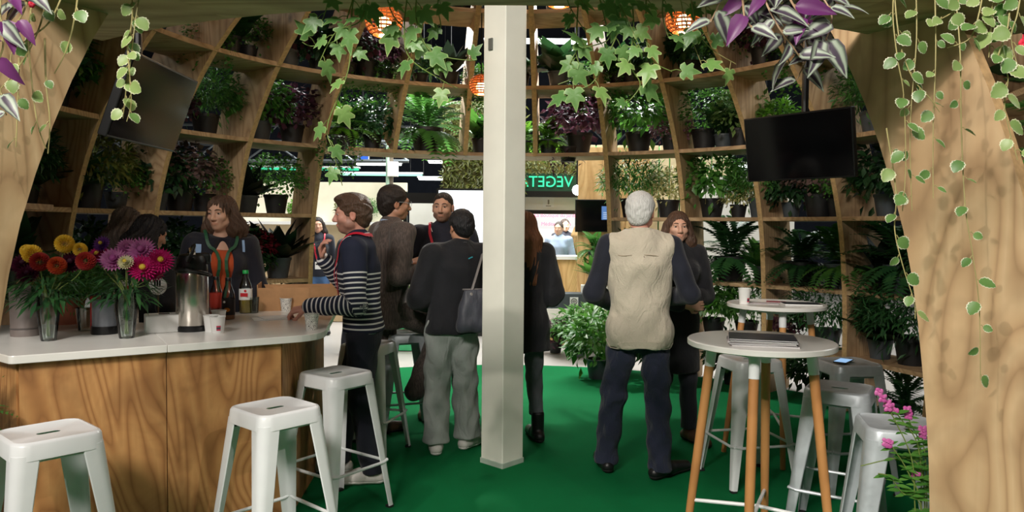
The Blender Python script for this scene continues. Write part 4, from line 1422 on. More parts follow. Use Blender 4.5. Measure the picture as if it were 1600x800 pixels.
SHELF = {
    # level: {bay: [(kind, offset 0..1 across bay, scale)]}
    3.45: {-4: [('dark', .5, 1)], -3: [('purple', .5, .9)], -2: [('broad', .4, .9)], 0: [('small', .4, .9)], 1: [('dark', .5, .9)]},
    2.9: {-5: [('broad', .5, 1.0)], -4: [('purple', .35, 1.0), ('dark', .8, .8)], -3: [('purple', .5, 1.1)], -2: [('dark', .3, .7), ('black', .72, .9)], -1: [('palegrn', .5, 1)],
          0: [('broad', .35, 1.0), ('ivytrail', .8, .9)], 1: [('ivytrail', .45, 1.05)], 2: [('dark', .3, 1), ('small', .75, .9)], 3: [('purple', .35, 1.05), ('ivytrail', .8, 1)], 4: [('dark', .4, 1)]},
    2.3: {-7: [('dark', .5, 1)], -6: [('purple', .6, .9)], -5: [('airy', .62, 1.0), ('purple', .2, .7)], -4: [('green', .30, 1.0), ('purple', .72, 1.0)],
          -3: [('fernlime', .42, 1.1), ('dark', .78, .85)], -2: [('fern', .5, 1.4)], -1: [('lily', .25, .9), ('fernlime', .8, .8)], 0: [('fernlime', .16, .85), ('purple', .58, 1.2)],
          1: [('green', .38, 1.15), ('pinkleaf', .82, .9)], 2: [('small', .25, 1.1), ('varieg', .72, 1.0)], 3: [('ivytrail', .35, 1), ('lime', .2, .7)], 4: [('airy', .4, 1)], 5: [('dark', .4, 1)]},
    1.65: {-7: [('conifer', .5, 1.0)], -6: [('olive', .45, 1.05)], -5: [('greypurple', .5, 1.1)], -4: [('black', .3, .9), ('small', .65, 1.0)],
           1: [('airy', .24, 1.1), ('cream', .70, 1.0)], 2: [('green', .25, 1.05), ('cream', .58, .7), ('airy', .85, 1.0)], 3: [('greypurple', .55, 1.15)], 4: [('dark', .35, 1.0), ('conifer', .8, .9)], 5: [('dark', .4, 1)]},
    1.02: {-7: [('broad', .6, 1.1)], -6: [('dark', .5, .9)], -5: [('dark', .5, .9)], -4: [('black', .72, 1.1)], 1: [('green', .2, .8), ('lily', .7, .9)],
           2: [('ferndark', .45, 1.35), ('lily', .85, .9)], 3: [('ferndark', .3, 1.2), ('fern', .75, 1.2)], 4: [('ferndark', .45, 1.3)], 5: [('ferndark', .4, 1.2)]},
    0.45: {1: [('green', .5, 1.0)], 2: [('green', .25, 1.0), ('airy', .65, 1.0)], 3: [('purple', .12, .7), ('conifer', .6, 1.05)], 4: [('broad', .2, .9), ('conifer', .55, 1.2)], 5: [('conifer', .4, 1)], -4: [('dark', .6, .9)]},
    0.0: {1: [('dark', .6, .9)], 2: [('dark', .5, .85)], 3: [('dark', .5, .85)], 4: [('ferndark', .5, .8)]},
}
FILL = {3.45: ['dark', 'small', 'broad'], 2.9: ['dark', 'broad', 'small', 'ivytrail'], 2.3: ['dark', 'small', 'broad', 'green'], 1.65: ['dark', 'broad', 'small'], 1.02: ['dark', 'ferndark', 'black'], 0.45: ['dark', 'broad', 'conifer'], 0.0: ['dark']}
for z, bays in SHELF.items():
    for k, lst in bays.items():
        us = [u for _, u, _ in lst]
        taken = [kd for kd, _, _ in lst]
        for u in ((.22, .78) if len(us) == 1 and z not in (0.0,) else ((.5,) if len(us) == 2 and abs(us[0] - us[1]) > .4 else ())):
            if all(abs(u - q) > .2 for q in us) and not (k == -2 and z == 2.3):
                c = [kd for kd in FILL[z] if kd not in taken]
                if c:
                    kd = rnd.choice(c); taken.append(kd)
                    lst.append((kd, u, rnd.uniform(.75, .95)))
for z, bays in SHELF.items():
    for k, lst in bays.items():
        for j, (kind, u, s) in enumerate(lst):
            phi = phik(k) + DPHI * u
            h = z if z else 0.02
            r = rin(h) + 0.24
            lb = '%s %s, %s' % (KIND[kind][1], LEVEL_W[z], bay_words(k))
            pt = plant(kind, lb, polar(phi, r, (z + 0.018) if z else 0.001), s * (1.18 if z < 2.8 else 1.1), 'black' if (k + j) % 4 else 'grey')
# trailing plants that hang in the doorway head
for px, py, Y, kind, lb in ((888, 250, 7.75, 'darktrail', 'trailing dark-leaved plant hanging into the doorway beside the neon sign'),
                            (535, 120, 7.0, 'ivytrail', 'trailing green ivy hanging behind the rib above the striped man'),
                            (526, 235, 6.9, 'ivytrail', 'trailing green ivy hanging at the upper left corner of doorway')):
    p = P(px, py, Y)
    tt = thing('trailing_plant', lb, 'plant', (p.x, p.y, p.z - 0.02), 0, 'trailing plants')
    obj('trailing_stems', TRAIL[kind], tt)['kind'] = 'stuff'
    obj('pot', pot_me['black'], tt)

# floor and stand plants beyond and in the doorway
def free_plant(kind, label, px, py_base, z, s, pot='black'):
    d = CAMROT.to_3x3() @ Vector(((px - 800) / FPX, -(py_base - 400) / FPX, -1.0))
    k = (z - CAM_Z) / d.z if abs(z - CAM_Z) > 0.05 else 9.5 / d.y
    return plant(kind, label, (d.x * k, d.y * k, z + 0.001), s, pot, 'plants at the far doorway')


plant('green', 'green leafy plant in black pot on floor at the right doorway rib', (0.90, 7.62, 0.007), 1.30, 'grey', 'plants at the far doorway')
obj('foliage', FOL['green'][0], bpy.context.scene.objects[-1] if False else None) if False else None
plant('green', 'green leafy plant in dark pot before the white crate', (0.80, 8.95, 0.001), 1.15, 'grey', 'plants at the far doorway')
plant('purple', 'purple flowering plant on the floor behind the long-haired woman', (0.55, 9.2, 0.001), 0.9, 'black', 'plants at the far doorway')
plant('varieg', 'white flowering plant beside the white crate at right', (1.12, 9.4, 0.001), 1.3, 'black', 'plants at the far doorway')
ps_ = thing('plant_pedestal', 'white pedestal carrying two potted plants by the far display', 'pedestal', (1.12, 10.05, 0))
MB().box((0, 0, 0.39), (0.34, 0.30, 0.78)).build('column', m_wallwhite, ps_, bevel=0.006)
MB().box((0.04, 0.05, 1.10), (0.30, 0.18, 0.03)).build('upper_tray', M['ply_far'], ps_)
MB().box((0.04, 0.13, 0.94), (0.05, 0.03, 0.34)).build('tray_support', M['ply_far'], ps_)
plant('lily', 'potted plant with white star tag on the pedestal', (1.12, 9.92, 0.782), 0.95, 'grey', 'plants at the far doorway')
plant('fern', 'bright fern on upper tray under the far black display', (1.12, 10.08, 1.117), 0.95, 'black', 'plants at the far doorway')
for i, (x, kind, pt, lb) in enumerate([(-3.55, 'lime', 'grey', 'small green pot plant leftmost on the cream ledge'), (-2.75, 'olive', 'grey', 'golden grass in pot on the cream ledge'),
                                       (-2.4, 'airy', 'grey', 'green grass in pot on the cream ledge'), (-1.95, 'lime', 'black', 'small plant at the right end of the cream ledge')]):
    plant(kind, lb, (x, 12.38, 1.627), 0.75, pt, 'plants on the cream stand')
plant('lime', 'yellow-green plant in black pot behind the suited man', (-1.12, 9.6, 0.45), 0.9, 'black', 'plants at the far doorway')
slab('plant_table', 'green low table behind the man in the brown suit', 'table', (-1.05, 9.5, 0.21), (0.8, 0.5, 0.42), plain('mint_green_table', S(70, 190, 130), 0.5))
plant('small', 'round green bush on the green table behind grey-trousered person', (-0.85, 9.40, 0.421), 0.9, 'black', 'plants at the far doorway')
plant('olive', 'tall golden grass inside the black framed booth', (-1.32, 11.75, 0.801), 1.1, 'grey', 'plants at the far doorway')

# moss panels: real tufts on their backings
def moss(parent, c, s, n, m, size=0.07):
    pos = np.stack([c[0] + (nrs.rand(n) - .5) * s[0], np.full(n, c[1]), c[2] + (nrs.rand(n) - .5) * s[1]], axis=1)
    dirs = nrs.normal(size=(n, 3)) * 0.6 + np.array([[0, -0.8, -0.5]])
    V, F, A_ = scatter(NARROW, pos, dirs, np.tile([[0, -1.0, 0.3]], (n, 1)), size * (0.6 + 0.8 * nrs.rand(n)))
    o = obj('moss_tufts', npmesh('moss_tufts', V, F, m), parent)
    o['kind'] = 'stuff'


moss(gw, (0, 0.05, 2.75), (1.2, 1.3), 2400, G['olive'], 0.10)
moss(mg2, (0, 0.0, 2.52), (1.35, 0.28), 900, G['olive'], 0.07)
# white star tags in pots
m_tag = plain('plant_tag', S(226, 228, 220), 0.5)


def star_tag(label, loc):
    o = MB()
    pts = []
    for i in range(10):
        a = math.pi / 2 + i * math.pi / 5; r = 0.045 if i % 2 == 0 else 0.022
        pts.append((r * math.cos(a), r * math.sin(a)))
    o.prism(pts, -0.002, 0.002)
    t = thing('plant_tag', label, 'tag', loc, 0, 'white plant tags')
    o.build('star_card', m_tag, t, (0, 0, 0.15), (R_(90), 0, 0))
    MB().tube([(0, 0.004, 0), (0, 0.004, 0.15)], 0.0025, 5).build('stick', M['stem_pale'], t)


star_tag('white star tag in the pot on the pedestal', (1.12, 9.80, 0.90))
star_tag('white star tag in the pot on eye-level shelf right of white-haired man', polar(phik(2) + 3.5, rin(1.65) + 0.07, 1.80))
# red chrysanthemum in terracotta pot
t = thing('chrysanthemum', 'dark red chrysanthemum in terracotta pot, left of striped man', 'plant', polar(phik(-4) + 5.2, rin(1.02) + 0.18, 1.039), 0, 'potted plants on the dome shelves')
obj('pot', pot_me['terra'], t, scale=1.15)
obj('foliage', FOL['dark'][0], t, scale=0.8)
fl = bush('blossoms', ROUND, leafmat('petal_dark_red', S(110, 24, 40), S(80, 16, 32), 0.15), 500, 0.20, 0.26, 0.042, z0=0.22, shell=0.8)
obj('blossoms', fl, t)

# ------------------------------------------------------------------ hanging plants on the ring over the near entrance
def bez(pts, n=14):
    """Catmull-Rom through points"""
    pts = [Vector(p) for p in pts]
    out = []
    for i in range(len(pts) - 1):
        p0 = pts[max(i - 1, 0)]; p1 = pts[i]; p2 = pts[i + 1]; p3 = pts[min(i + 2, len(pts) - 1)]
        for j in range(n):
            t = j / n
            out.append(0.5 * ((2 * p1) + (-p0 + p2) * t + (2 * p0 - 5 * p1 + 4 * p2 - p3) * t * t + (-p0 + 3 * p1 - 3 * p2 + p3) * t ** 3))
    out.append(pts[-1])
    return out


def leaf_rot(direction, face, roll=0.0):
    d = Vector(direction).normalized()
    z = Vector(face)
    x = d.cross(z)
    if x.length < 1e-4: x = Vector((1, 0, 0))
    x.normalize(); z = x.cross(d)
    m = Matrix((x, d, z)).transposed() @ Matrix.Rotation(roll, 3, 'Y')
    return m.to_euler()


ivy_me = [ivy_mesh('ivy_leaf', G['ivy']), ivy_mesh('ivy_leaf_pale', G['ivylight'])]
plect_me = [tmesh('white_edged_leaf', SCALLOP, G['plect']), tmesh('white_edged_leaf_pale', SCALLOP, G['plectlight'])]
trade_me = [tmesh('striped_leaf', TRADE, G['trade']), tmesh('purple_leaf', TRADE, G['tradepurple'])]


def shiftY(v, dy):
    return [[(a, b, c + dy) for a, b, c in q] for q in v]


def hanging(name, label, vines, leafset, size, step, m_stem, r=0.0022, droop=0.7, face_var=0.5, group='plants hanging over the near entrance', pale=0.3, petiole=0.03, side=True, dy=0.0):
    vines = shiftY(vines, dy)
    """vines: lists of (px, py, Y); leaves are parts placed along each vine"""
    root = P(*vines[0][0])
    t = thing(name, label, 'plant', root, 0, group)
    for v in vines:
        path = bez([P(*q) - root for q in v], 8)
        b = MB().tube(path, [r * (1 - 0.5 * i / len(path)) for i in range(len(path))], 5)
        acc = 0.0; k = 0
        leaves = []
        for i in range(1, len(path)):
            acc += (path[i] - path[i - 1]).length
            if acc >= step:
                acc = rnd.uniform(-0.3, 0.2) * step
                tg = (path[i] - path[i - 1]).normalized()
                sd = tg.cross(Vector((0, -1, 0)))
                sd = sd.normalized() if sd.length > 0.05 else Vector((1, 0, 0))
                s_ = (1 if k % 2 else -1); k += 1
                d = (sd * s_ * rnd.uniform(0.5, 1.0) + Vector((0, rnd.uniform(-.7, .2), -droop * rnd.uniform(0.3, 1.2))) + tg * 0.25).normalized()
                base = path[i] + d * petiole * rnd.uniform(0.4, 1.1)
                b.tube([path[i], (path[i] + base) / 2 + Vector((0, 0, 0.004)), base], r * 0.5, 4, cap=False)
                leaves.append((base, d))
        st_ = b.build('stem', m_stem, t, smooth=True, weld=False)
        for base, d in leaves:
            me = leafset[1] if rnd.random() < pale and len(leafset) > 1 else leafset[0]
            f = Vector((rnd.uniform(-face_var, face_var), -1.0, rnd.uniform(0.2, 1.0)))
            obj('leaf', me, t, base, leaf_rot(d, f, rnd.uniform(-.4, .4)), size * rnd.uniform(0.65, 1.2))
    return t


hanging('hanging_ivy', 'green ivy trailing over rattan lamp at the upper left of post', [
    [(560, -30, 2.0), (545, 20, 1.98), (530, 60, 1.98), (490, 72, 2.0), (472, 66, 2.0)],
    [(555, -30, 2.0), (548, 40, 1.96), (544, 110, 1.96), (512, 195, 1.98), (520, 235, 1.98), (535, 290, 2.0)],
    [(575, -30, 1.98), (565, 30, 1.95), (525, 50, 1.95), (500, 95, 1.97)],
    [(640, -30, 1.97), (632, 40, 1.95), (640, 90, 1.95), (690, 125, 1.97), (715, 138, 1.98)],
    [(655, -30, 1.98), (650, 25, 1.95), (668, 75, 1.95), (700, 90, 1.96), (745, 95, 1.97)],
    [(600, -30, 2.0), (612, 20, 1.97), (640, 55, 1.96), (645, 85, 1.97)],
    [(690, -30, 1.98), (684, 10, 1.95), (688, 45, 1.96), (665, 60, 1.97)],
    [(510, -30, 1.99), (512, 5, 1.96), (500, 40, 1.96)]],
    ivy_me, 0.052, 0.052, M['stem'], 0.0022, 0.8)
hanging('hanging_ivy', 'green ivy trailing to the right of the white post', [
    [(905, -30, 1.98), (902, 30, 1.95), (900, 80, 1.95), (905, 115, 1.96), (872, 132, 1.97)],
    [(930, -30, 1.97), (945, 30, 1.94), (950, 62, 1.94), (905, 78, 1.95), (890, 100, 1.95)],
    [(960, -30, 1.97), (965, 40, 1.94), (955, 75, 1.94), (925, 130, 1.96), (885, 142, 1.97)],
    [(985, -30, 1.97), (990, 40, 1.94), (985, 100, 1.95), (1000, 135, 1.95), (965, 175, 1.96)],
    [(1010, -30, 1.98), (1010, 60, 1.95), (1020, 95, 1.95), (1050, 112, 1.96)],
    [(880, -30, 1.98), (890, 10, 1.95), (915, 50, 1.95)],
    [(940, -30, 1.96), (975, 20, 1.93), (1000, 75, 1.93)],
    [(1040, -30, 1.98), (1035, 20, 1.95), (1045, 60, 1.95)]],
    ivy_me, 0.050, 0.046, M['stem'], 0.0022, 0.8)
hanging('hanging_ivy', 'green ivy strand hanging beside the purple striped plant', [
    [(1075, -30, 1.98), (1088, 40, 1.95), (1110, 75, 1.95), (1150, 100, 1.96)],
    [(1100, -30, 1.99), (1106, 50, 1.96), (1118, 62, 1.96)],
    [(1060, -30, 1.98), (1070, 30, 1.96), (1100, 110, 1.97)]],
    ivy_me, 0.045, 0.06, M['stem_pale'], 0.002, 0.9, pale=0.2)
hanging('inch_plant', 'purple and silver striped trailing plant above the right television', [
    [(1150, -40, 1.92), (1160, 0, 1.88), (1165, 30, 1.86), (1190, 60, 1.86)],
    [(1180, -40, 1.90), (1195, 0, 1.86), (1215, 40, 1.84), (1240, 75, 1.85), (1250, 90, 1.86)],
    [(1220, -40, 1.90), (1235, 0, 1.85), (1260, 35, 1.84), (1285, 60, 1.85)],
    [(1260, -40, 1.90), (1285, -5, 1.86), (1300, 30, 1.85), (1285, 75, 1.86)],
    [(1130, -40, 1.92), (1125, 0, 1.89), (1110, 35, 1.89)],
    [(1205, -40, 1.94), (1215, 20, 1.92), (1225, 70, 1.92), (1235, 105, 1.93)],
    [(1240, -40, 1.95), (1250, 30, 1.93), (1262, 80, 1.92), (1245, 125, 1.93)],
    [(1165, -40, 1.95), (1180, 10, 1.93), (1205, 45, 1.92)],
    [(1290, -40, 1.93), (1305, 0, 1.90), (1320, 20, 1.89)]],
    trade_me, 0.086, 0.030, plain('pinkish_stem', S(170, 140, 110), 0.6), 0.0032, 0.5, 0.7, pale=0.22, petiole=0.004)
hanging('trailing_plectranthus', 'white-edged trailing plant hanging down the right wooden jamb', [
    [(1400, -40, 1.72), (1395, 20, 1.68), (1402, 90, 1.66), (1412, 150, 1.66), (1415, 260, 1.66), (1410, 330, 1.67)],
    [(1395, -40, 1.72), (1405, 60, 1.67), (1425, 120, 1.66), (1450, 150, 1.66), (1468, 175, 1.67)],
    [(1430, -40, 1.72), (1432, 60, 1.68), (1422, 200, 1.67), (1425, 330, 1.68)],
    [(1490, -40, 1.70), (1500, 80, 1.66), (1502, 200, 1.66), (1508, 320, 1.66), (1520, 400, 1.66), (1530, 480, 1.67), (1532, 595, 1.68)],
    [(1385, 200, 1.70), (1400, 300, 1.70), (1398, 360, 1.70), (1412, 420, 1.70), (1428, 470, 1.70), (1430, 498, 1.70)],
    [(1460, -40, 1.71), (1462, 80, 1.68), (1458, 200, 1.68), (1458, 310, 1.68)]],
    plect_me, 0.033, 0.046, M['stem_pale'], 0.002, 0.5, 0.9, pale=0.3, petiole=0.012, dy=0.22)
hanging('trailing_plectranthus', 'pale variegated trailing plant with red blooms in the upper right corner', [
    [(1540, -40, 1.66), (1530, 20, 1.63), (1515, 60, 1.62), (1480, 75, 1.63)],
    [(1580, -40, 1.64), (1575, 40, 1.61), (1560, 90, 1.61), (1575, 120, 1.61), (1570, 170, 1.62), (1590, 250, 1.62)],
    [(1555, -40, 1.66), (1550, 30, 1.63), (1545, 90, 1.63)],
    [(1600, -40, 1.63), (1590, 20, 1.60), (1580, 60, 1.60), (1592, 110, 1.60)],
    [(1500, -40, 1.68), (1495, 10, 1.66), (1470, 30, 1.66)],
    [(1570, -40, 1.66), (1560, 10, 1.63), (1530, 50, 1.63)]],
    plect_me, 0.037, 0.026, M['stem_pale'], 0.002, 0.5, 0.9, pale=0.6, petiole=0.012)
hanging('trailing_plectranthus', 'thin pale trailing strand hanging before the left television', [
    [(205, -40, 2.05), (207, 20, 2.02), (203, 60, 2.02), (200, 110, 2.02), (196, 150, 2.03), (192, 185, 2.03)],
    [(225, -40, 2.05), (215, 10, 2.02), (207, 70, 2.01), (200, 130, 2.02)],
    [(198, 60, 2.02), (202, 110, 2.0), (205, 160, 2.01), (198, 190, 2.02)]],
    plect_me, 0.034, 0.034, M['stem_pale'], 0.0022, 0.8, 0.9, pale=0.8, petiole=0.01)
hanging('trailing_plectranthus', 'sparse dried trailing stems hanging over the left wooden jamb', [
    [(75, -40, 1.92), (68, 20, 1.9), (50, 70, 1.9), (25, 110, 1.9), (0, 140, 1.9)],
    [(60, -40, 1.92), (45, 40, 1.9), (48, 110, 1.9), (58, 190, 1.9), (72, 232, 1.91)],
    [(125, -40, 1.94), (118, 20, 1.92), (105, 75, 1.92), (85, 115, 1.92)],
    [(110, -40, 1.94), (80, 30, 1.92), (45, 60, 1.91), (20, 80, 1.9), (15, 110, 1.9)],
    [(70, 60, 1.9), (72, 130, 1.9), (78, 190, 1.9), (75, 240, 1.91)],
    [(30, 90, 1.9), (28, 150, 1.9), (25, 230, 1.9)]],
    plect_me, 0.032, 0.085, M['stem_pale'], 0.0026, 0.8, 0.9, pale=0.5, petiole=0.012)
hanging('inch_plant', 'dark striped trailing plant in the upper left corner', [
    [(30, -40, 1.85), (25, 0, 1.83), (10, 30, 1.83)],
    [(10, -40, 1.84), (0, 10, 1.82), (5, 70, 1.82), (-5, 110, 1.82), (10, 180, 1.83)],
    [(45, -40, 1.86), (40, 10, 1.84), (20, 45, 1.83)]],
    trade_me, 0.075, 0.035, M['stem_pale'], 0.003, 0.6, 0.7, pale=0.35, petiole=0.004)
for i, (px, py, Y, lb) in enumerate([(50, 6, 1.88, 'red bloom among the stems in the upper left corner'), (1598, 68, 1.60, 'red bloom at the upper right corner')]):
    o = MB()
    for a in range(6):
        o.ball((0.008 * math.cos(a), 0, 0.008 * math.sin(a)), (0.008, 0.006, 0.010), 8, 6)
    o.ball((0, 0, 0.016), (0.003, 0.003, 0.018), 6, 5)
    ro = tag(o.build('red_flower', m_red, None, P(px, py, Y), weld=False, smooth=True), lb, 'flower'); ro.scale = (.6, .6, .6)
# fern behind right jamb and left jamb shelves
for k, (phi, z, kind, s, lb) in enumerate([(143, 1.67, 'fern', 1.1, 'green fern beyond the right jamb at the picture edge'), (137, 2.32, 'dark', 1.0, 'dark plant on the shelf above the fern at right edge'),
                                           (-131, 2.32, 'ferndark', 1.0, 'dark fern on the shelf behind the left jamb, above television'),
                                           (-131, 1.67, 'conifer', .9, 'dark feathery bush behind the left jamb at mid height'), (-106, 1.67, 'airy', .9, 'dark airy fern beside the left jamb under the television'),
                                           (-106, 2.32, 'broad', .9, 'broad dark leaves behind the left television')]):
    plant(kind, lb, polar(phi, 3.0, z), s)
# fern fronds peeping in at the counter's left end
plant('fern', 'green fern at the lower left picture edge beside the counter', (-2.29, 2.95, 0.62), 0.75, 'grey')
slab('plant_stool', 'dark wooden plant stand at the left edge under a fern', 'plant stand', (-2.29, 2.95, 0.31), (0.2, 0.2, 0.62), plain('dark_wood_block', S(70, 50, 36), 0.7))

# ------------------------------------------------------------------ pink salvia at right front
t = thing('pink_salvia', 'pink flowering salvia with thin stems at the right jamb', 'plant', (1.62, 2.62, 0), 0)
obj('pot', pot_me['black'], t, scale=1.25); obj('soil', soil_me, t, scale=1.25)
r0 = Vector((1.62, 2.62, 0))
m_salvia = leafmat('petal_pink', S(214, 96, 176), S(232, 128, 196), 0.3)
leaf_sv = tmesh('salvia_leaf', LANCE, G['green'])
vines = [[(1430, 800), (1425, 720), (1400, 660), (1372, 612)], [(1440, 800), (1435, 700), (1408, 655), (1385, 630)], [(1445, 800), (1438, 700), (1422, 660), (1416, 640)], [(1440, 800), (1420, 740), (1395, 700), (1383, 690)],
         [(1445, 800), (1440, 740), (1415, 715), (1345, 728)], [(1448, 800), (1446, 720), (1442, 690), (1440, 670)], [(1440, 800), (1410, 770), (1390, 745), (1372, 740)], [(1448, 800), (1444, 760), (1434, 745), (1428, 742)]]
for vi, v in enumerate(vines):
    base = Vector((rnd.uniform(-.05, .05), rnd.uniform(-.05, .05), 0.16))
    pts = [base, P(1440, 980, 2.6) - r0 + Vector((0, 0, 0.0))] + [P(a, b_, 2.58 + 0.02 * (vi % 3)) - r0 for a, b_ in v]
    path = bez(pts, 7)
    MB().tube(path, 0.0022, 5).build('stem', M['stem'], t, smooth=True)
    for i in range(10, len(path) - 5, 2):
        for s_ in (-1, 1):
            d = Vector((s_ * rnd.uniform(.5, 1), rnd.uniform(-.6, .2), rnd.uniform(-.2, .4)))
            obj('leaf', leaf_sv, t, path[i], leaf_rot(d, (0, -.6, 1)), rnd.uniform(0.028, 0.05))
    if vi not in (4, 6):
        for i in range(3):
            c = path[-1 - i * 2]
            f = MB()
            for q in range(4):
                a = q * 1.57 + rnd.random()
                f.ball(c + Vector((0.008 * math.cos(a), -0.006, 0.008 * math.sin(a))), (0.008, 0.004, 0.011), 7, 5, R=Matrix.Rotation(a, 3, 'Y'))
            f.tube([c, c + Vector((0.0, -0.012, 0.004))], 0.0035, 5)
            f.build('flower', m_salvia, t, smooth=True, weld=False)

# ------------------------------------------------------------------ bouquets on the counter
def petal_head(m1, n_rings, r, petal_w, cup, name, core_m):
    b = MB()
    for k in range(n_rings):
        n = 9 + 3 * (n_rings - k)
        L = r * (1.0 - 0.17 * k)
        el = R_(8 + cup * k)
        for i in range(n):
            a = 2 * math.pi * (i + 0.5 * (k % 2)) / n + 0.1 * k
            ca, sa = math.cos(a), math.sin(a)
            def pt(u, w_, dz):
                x = u * math.cos(el); z = u * math.sin(el) + dz
                return (x * ca - w_ * sa, x * sa + w_ * ca, z + 0.004 * k)
            w2 = petal_w
            b.add([pt(L * .12, -w2 * .4, 0), pt(L * .12, w2 * .4, 0), pt(L * .6, w2, .004), pt(L * .6, -w2, .004), pt(L * .6, 0, -.003), pt(L, 0, .008)],
                  [(0, 4, 3), (0, 1, 4), (1, 2, 4), (3, 4, 5), (4, 2, 5)])
    b.ball((0, 0, 0.012 + 0.004 * n_rings), (r * .22, r * .22, r * .16), 10, 6, mi=1)
    return b.mesh(name, [m1, core_m], smooth=False, weld=False)


def petalmat(n, a, b):
    return leafmat(n, a, b, 0.25, 0.6)


m_core = plain('flower_core', S(220, 190, 60), 0.7)
FH = {'pink': petal_head(petalmat('petal_lilac_pink', S(216, 130, 200), S(232, 164, 214)), 5, 0.072, 0.0085, 13, 'dahlia_pink', petalmat('core_pink', S(190, 90, 170), S(200, 110, 170))),
      'magenta': petal_head(petalmat('petal_magenta', S(206, 20, 120), S(222, 52, 140)), 5, 0.072, 0.0085, 13, 'dahlia_magenta', m_core),
      'cream': petal_head(petalmat('petal_cream', S(240, 236, 196), S(248, 244, 220)), 4, 0.040, 0.0065, 16, 'dahlia_cream', m_core),
      'purple': petal_head(petalmat('petal_violet', S(110, 60, 150), S(140, 80, 170)), 3, 0.05, 0.008, 14, 'dahlia_violet', m_core),
      'darkpurple': petal_head(petalmat('petal_dark_purple', S(84, 20, 60), S(110, 30, 70)), 5, 0.062, 0.0085, 14, 'dahlia_dark_purple', petalmat('core_purple', S(70, 16, 50), S(80, 20, 60)))}


def pompom(name, a, b, r):
    n = 170
    i = np.arange(n) + .5
    ph = np.arccos(1 - 1.75 * i / n); th = math.pi * (1 + 5 ** .5) * i
    d = np.stack([np.cos(th) * np.sin(ph), np.sin(th) * np.sin(ph), np.cos(ph)], 1)
    V, F, A_ = scatter(simple_leaf(.42, -.25, .4, .55), d * r * .62, d + np.array([[0, 0, .35]]), d, np.full(n, r * .46))
    return npmesh(name, V, F, petalmat('petal_' + name, a, b), True, {'rim': A_})


FH['yellow'] = pompom('pompom_yellow', S(232, 190, 44), S(244, 210, 80), 0.042)
FH['orange'] = pompom('pompom_orange', S(206, 84, 34), S(190, 60, 34), 0.040)
FH['red'] = pompom('pompom_red', S(180, 50, 40), S(160, 36, 40), 0.042)


def bouquet(label, vlabel, base, heads, vh, vr, nfol):
    v = thing('glass_vase', vlabel, 'vase', base, 0, 'glass vases')
    MB().lathe([(0, 0.004), (vr * .62, 0.0), (vr * .66, 0.004), (vr * .8, vh * .25), (vr, vh * .62), (vr * .92, vh * .85), (vr * .96, vh), (vr * .93, vh), (vr * .88, vh * .85), (vr * .95, vh * .62), (vr * .75, vh * .26), (vr * .56, 0.012), (0, 0.012)], n=32).build('body', M['glass'], v, smooth=True)
    t = thing('bouquet', label, 'flowers', base, 0, 'bouquets on the counter')
    for kind, px, py, dy, sc in heads:
        p = P(px, py, base.y + dy) - base
        ends = [Vector((p.x * -0.06, p.y * -0.06, 0.02)), Vector((p.x * .12, p.y * .12, vh * .9)), p * 0.75 + Vector((0, 0, 0.02)), p]
        pth = bez(ends, 5)
        MB().tube(pth, 0.0028, 5).build('stem', M['stem'], t, smooth=True)
        nrm = (Vector((-base.x * .5, -base.y, 0.25 * base.length)).normalized() + Vector((p.x, p.y * .3, 0.15)) * 1.2 + Vector((rnd.uniform(-.2, .2), 0, rnd.uniform(-.1, .3)))).normalized()
        o = obj('flower_head', FH[kind], t, p)
        o.rotation_euler = nrm.to_track_quat('Z', 'Y').to_euler()
        o.scale = (sc,) * 3
    pos = []; dirs = []
    for i in range(nfol):
        a = nrs.rand() * 6.283; rr = (0.3 + 0.7 * nrs.rand()) * 0.13
        z = vh * 0.75 + nrs.rand() * 0.14
        pos.append((rr * math.cos(a), rr * math.sin(a), z)); dirs.append((math.cos(a), math.sin(a), nrs.normal() * .5))
    V, F, A_ = scatter(NARROW, np.array(pos), np.array(dirs), np.tile([[0, 0, 1.0]], (nfol, 1)), 0.06 + 0.05 * nrs.rand(nfol))
    obj('foliage', npmesh('bouquet_foliage', V, F, G['ferndark']), t)


bp = on_counter(198, 528)
bouquet('bouquet of pink, magenta and cream dahlias in the right vase', 'clear glass vase holding the pink dahlias', bp,
        [('pink', 178, 408, 0.0, 1.0), ('pink', 222, 392, .02, 1.0), ('magenta', 222, 420, -.03, 1.0), ('magenta', 250, 408, .02, .95), ('cream', 197, 411, -.07, 1.0), ('purple', 160, 382, .05, .9),
         ('magenta', 155, 400, .06, .8), ('pink', 200, 388, .07, .8), ('magenta', 240, 425, .04, .8)], 0.24, 0.052, 160)
bp2 = on_counter(76, 532)
bouquet('bouquet of yellow, orange and red pompom flowers in left vase', 'clear glass vase holding the yellow and red pompoms', bp2,
        [('yellow', 101, 381, .02, 1.0), ('yellow', 50, 397, .0, 1.0), ('yellow', 125, 390, .04, .75), ('orange', 89, 415, -.05, 1.0), ('red', 62, 409, -.04, 1.0), ('red', 134, 408, -.02, 1.0),
         ('darkpurple', 38, 415, .03, 1.0), ('darkpurple', 112, 412, .04, 1.0), ('darkpurple', 45, 430, -.02, .9), ('yellow', 42, 392, .06, .7)], 0.23, 0.050, 200)
bp3 = on_counter(120, 520) + Vector((0.0, 0.08, 0))
t = thing('cut_greenery', 'feathery green foliage spray between the two bouquets', 'foliage', bp3)
obj('foliage', FOL['airy'][0], t, (0, 0, 0.06), scale=(0.62, 0.5, 0.62))
MB().lathe([(0, 0), (0.035, 0), (0.045, 0.12), (0.04, 0.12), (0.03, 0.01), (0, 0.01)], n=20).build('beaker', M['glass'], t, smooth=True)
plant('broad', 'broad-leaved dark plant behind the yellow pompom flowers', on_counter(96, 520) + Vector((-0.18, 0.35, 0)), 0.95, 'terra')
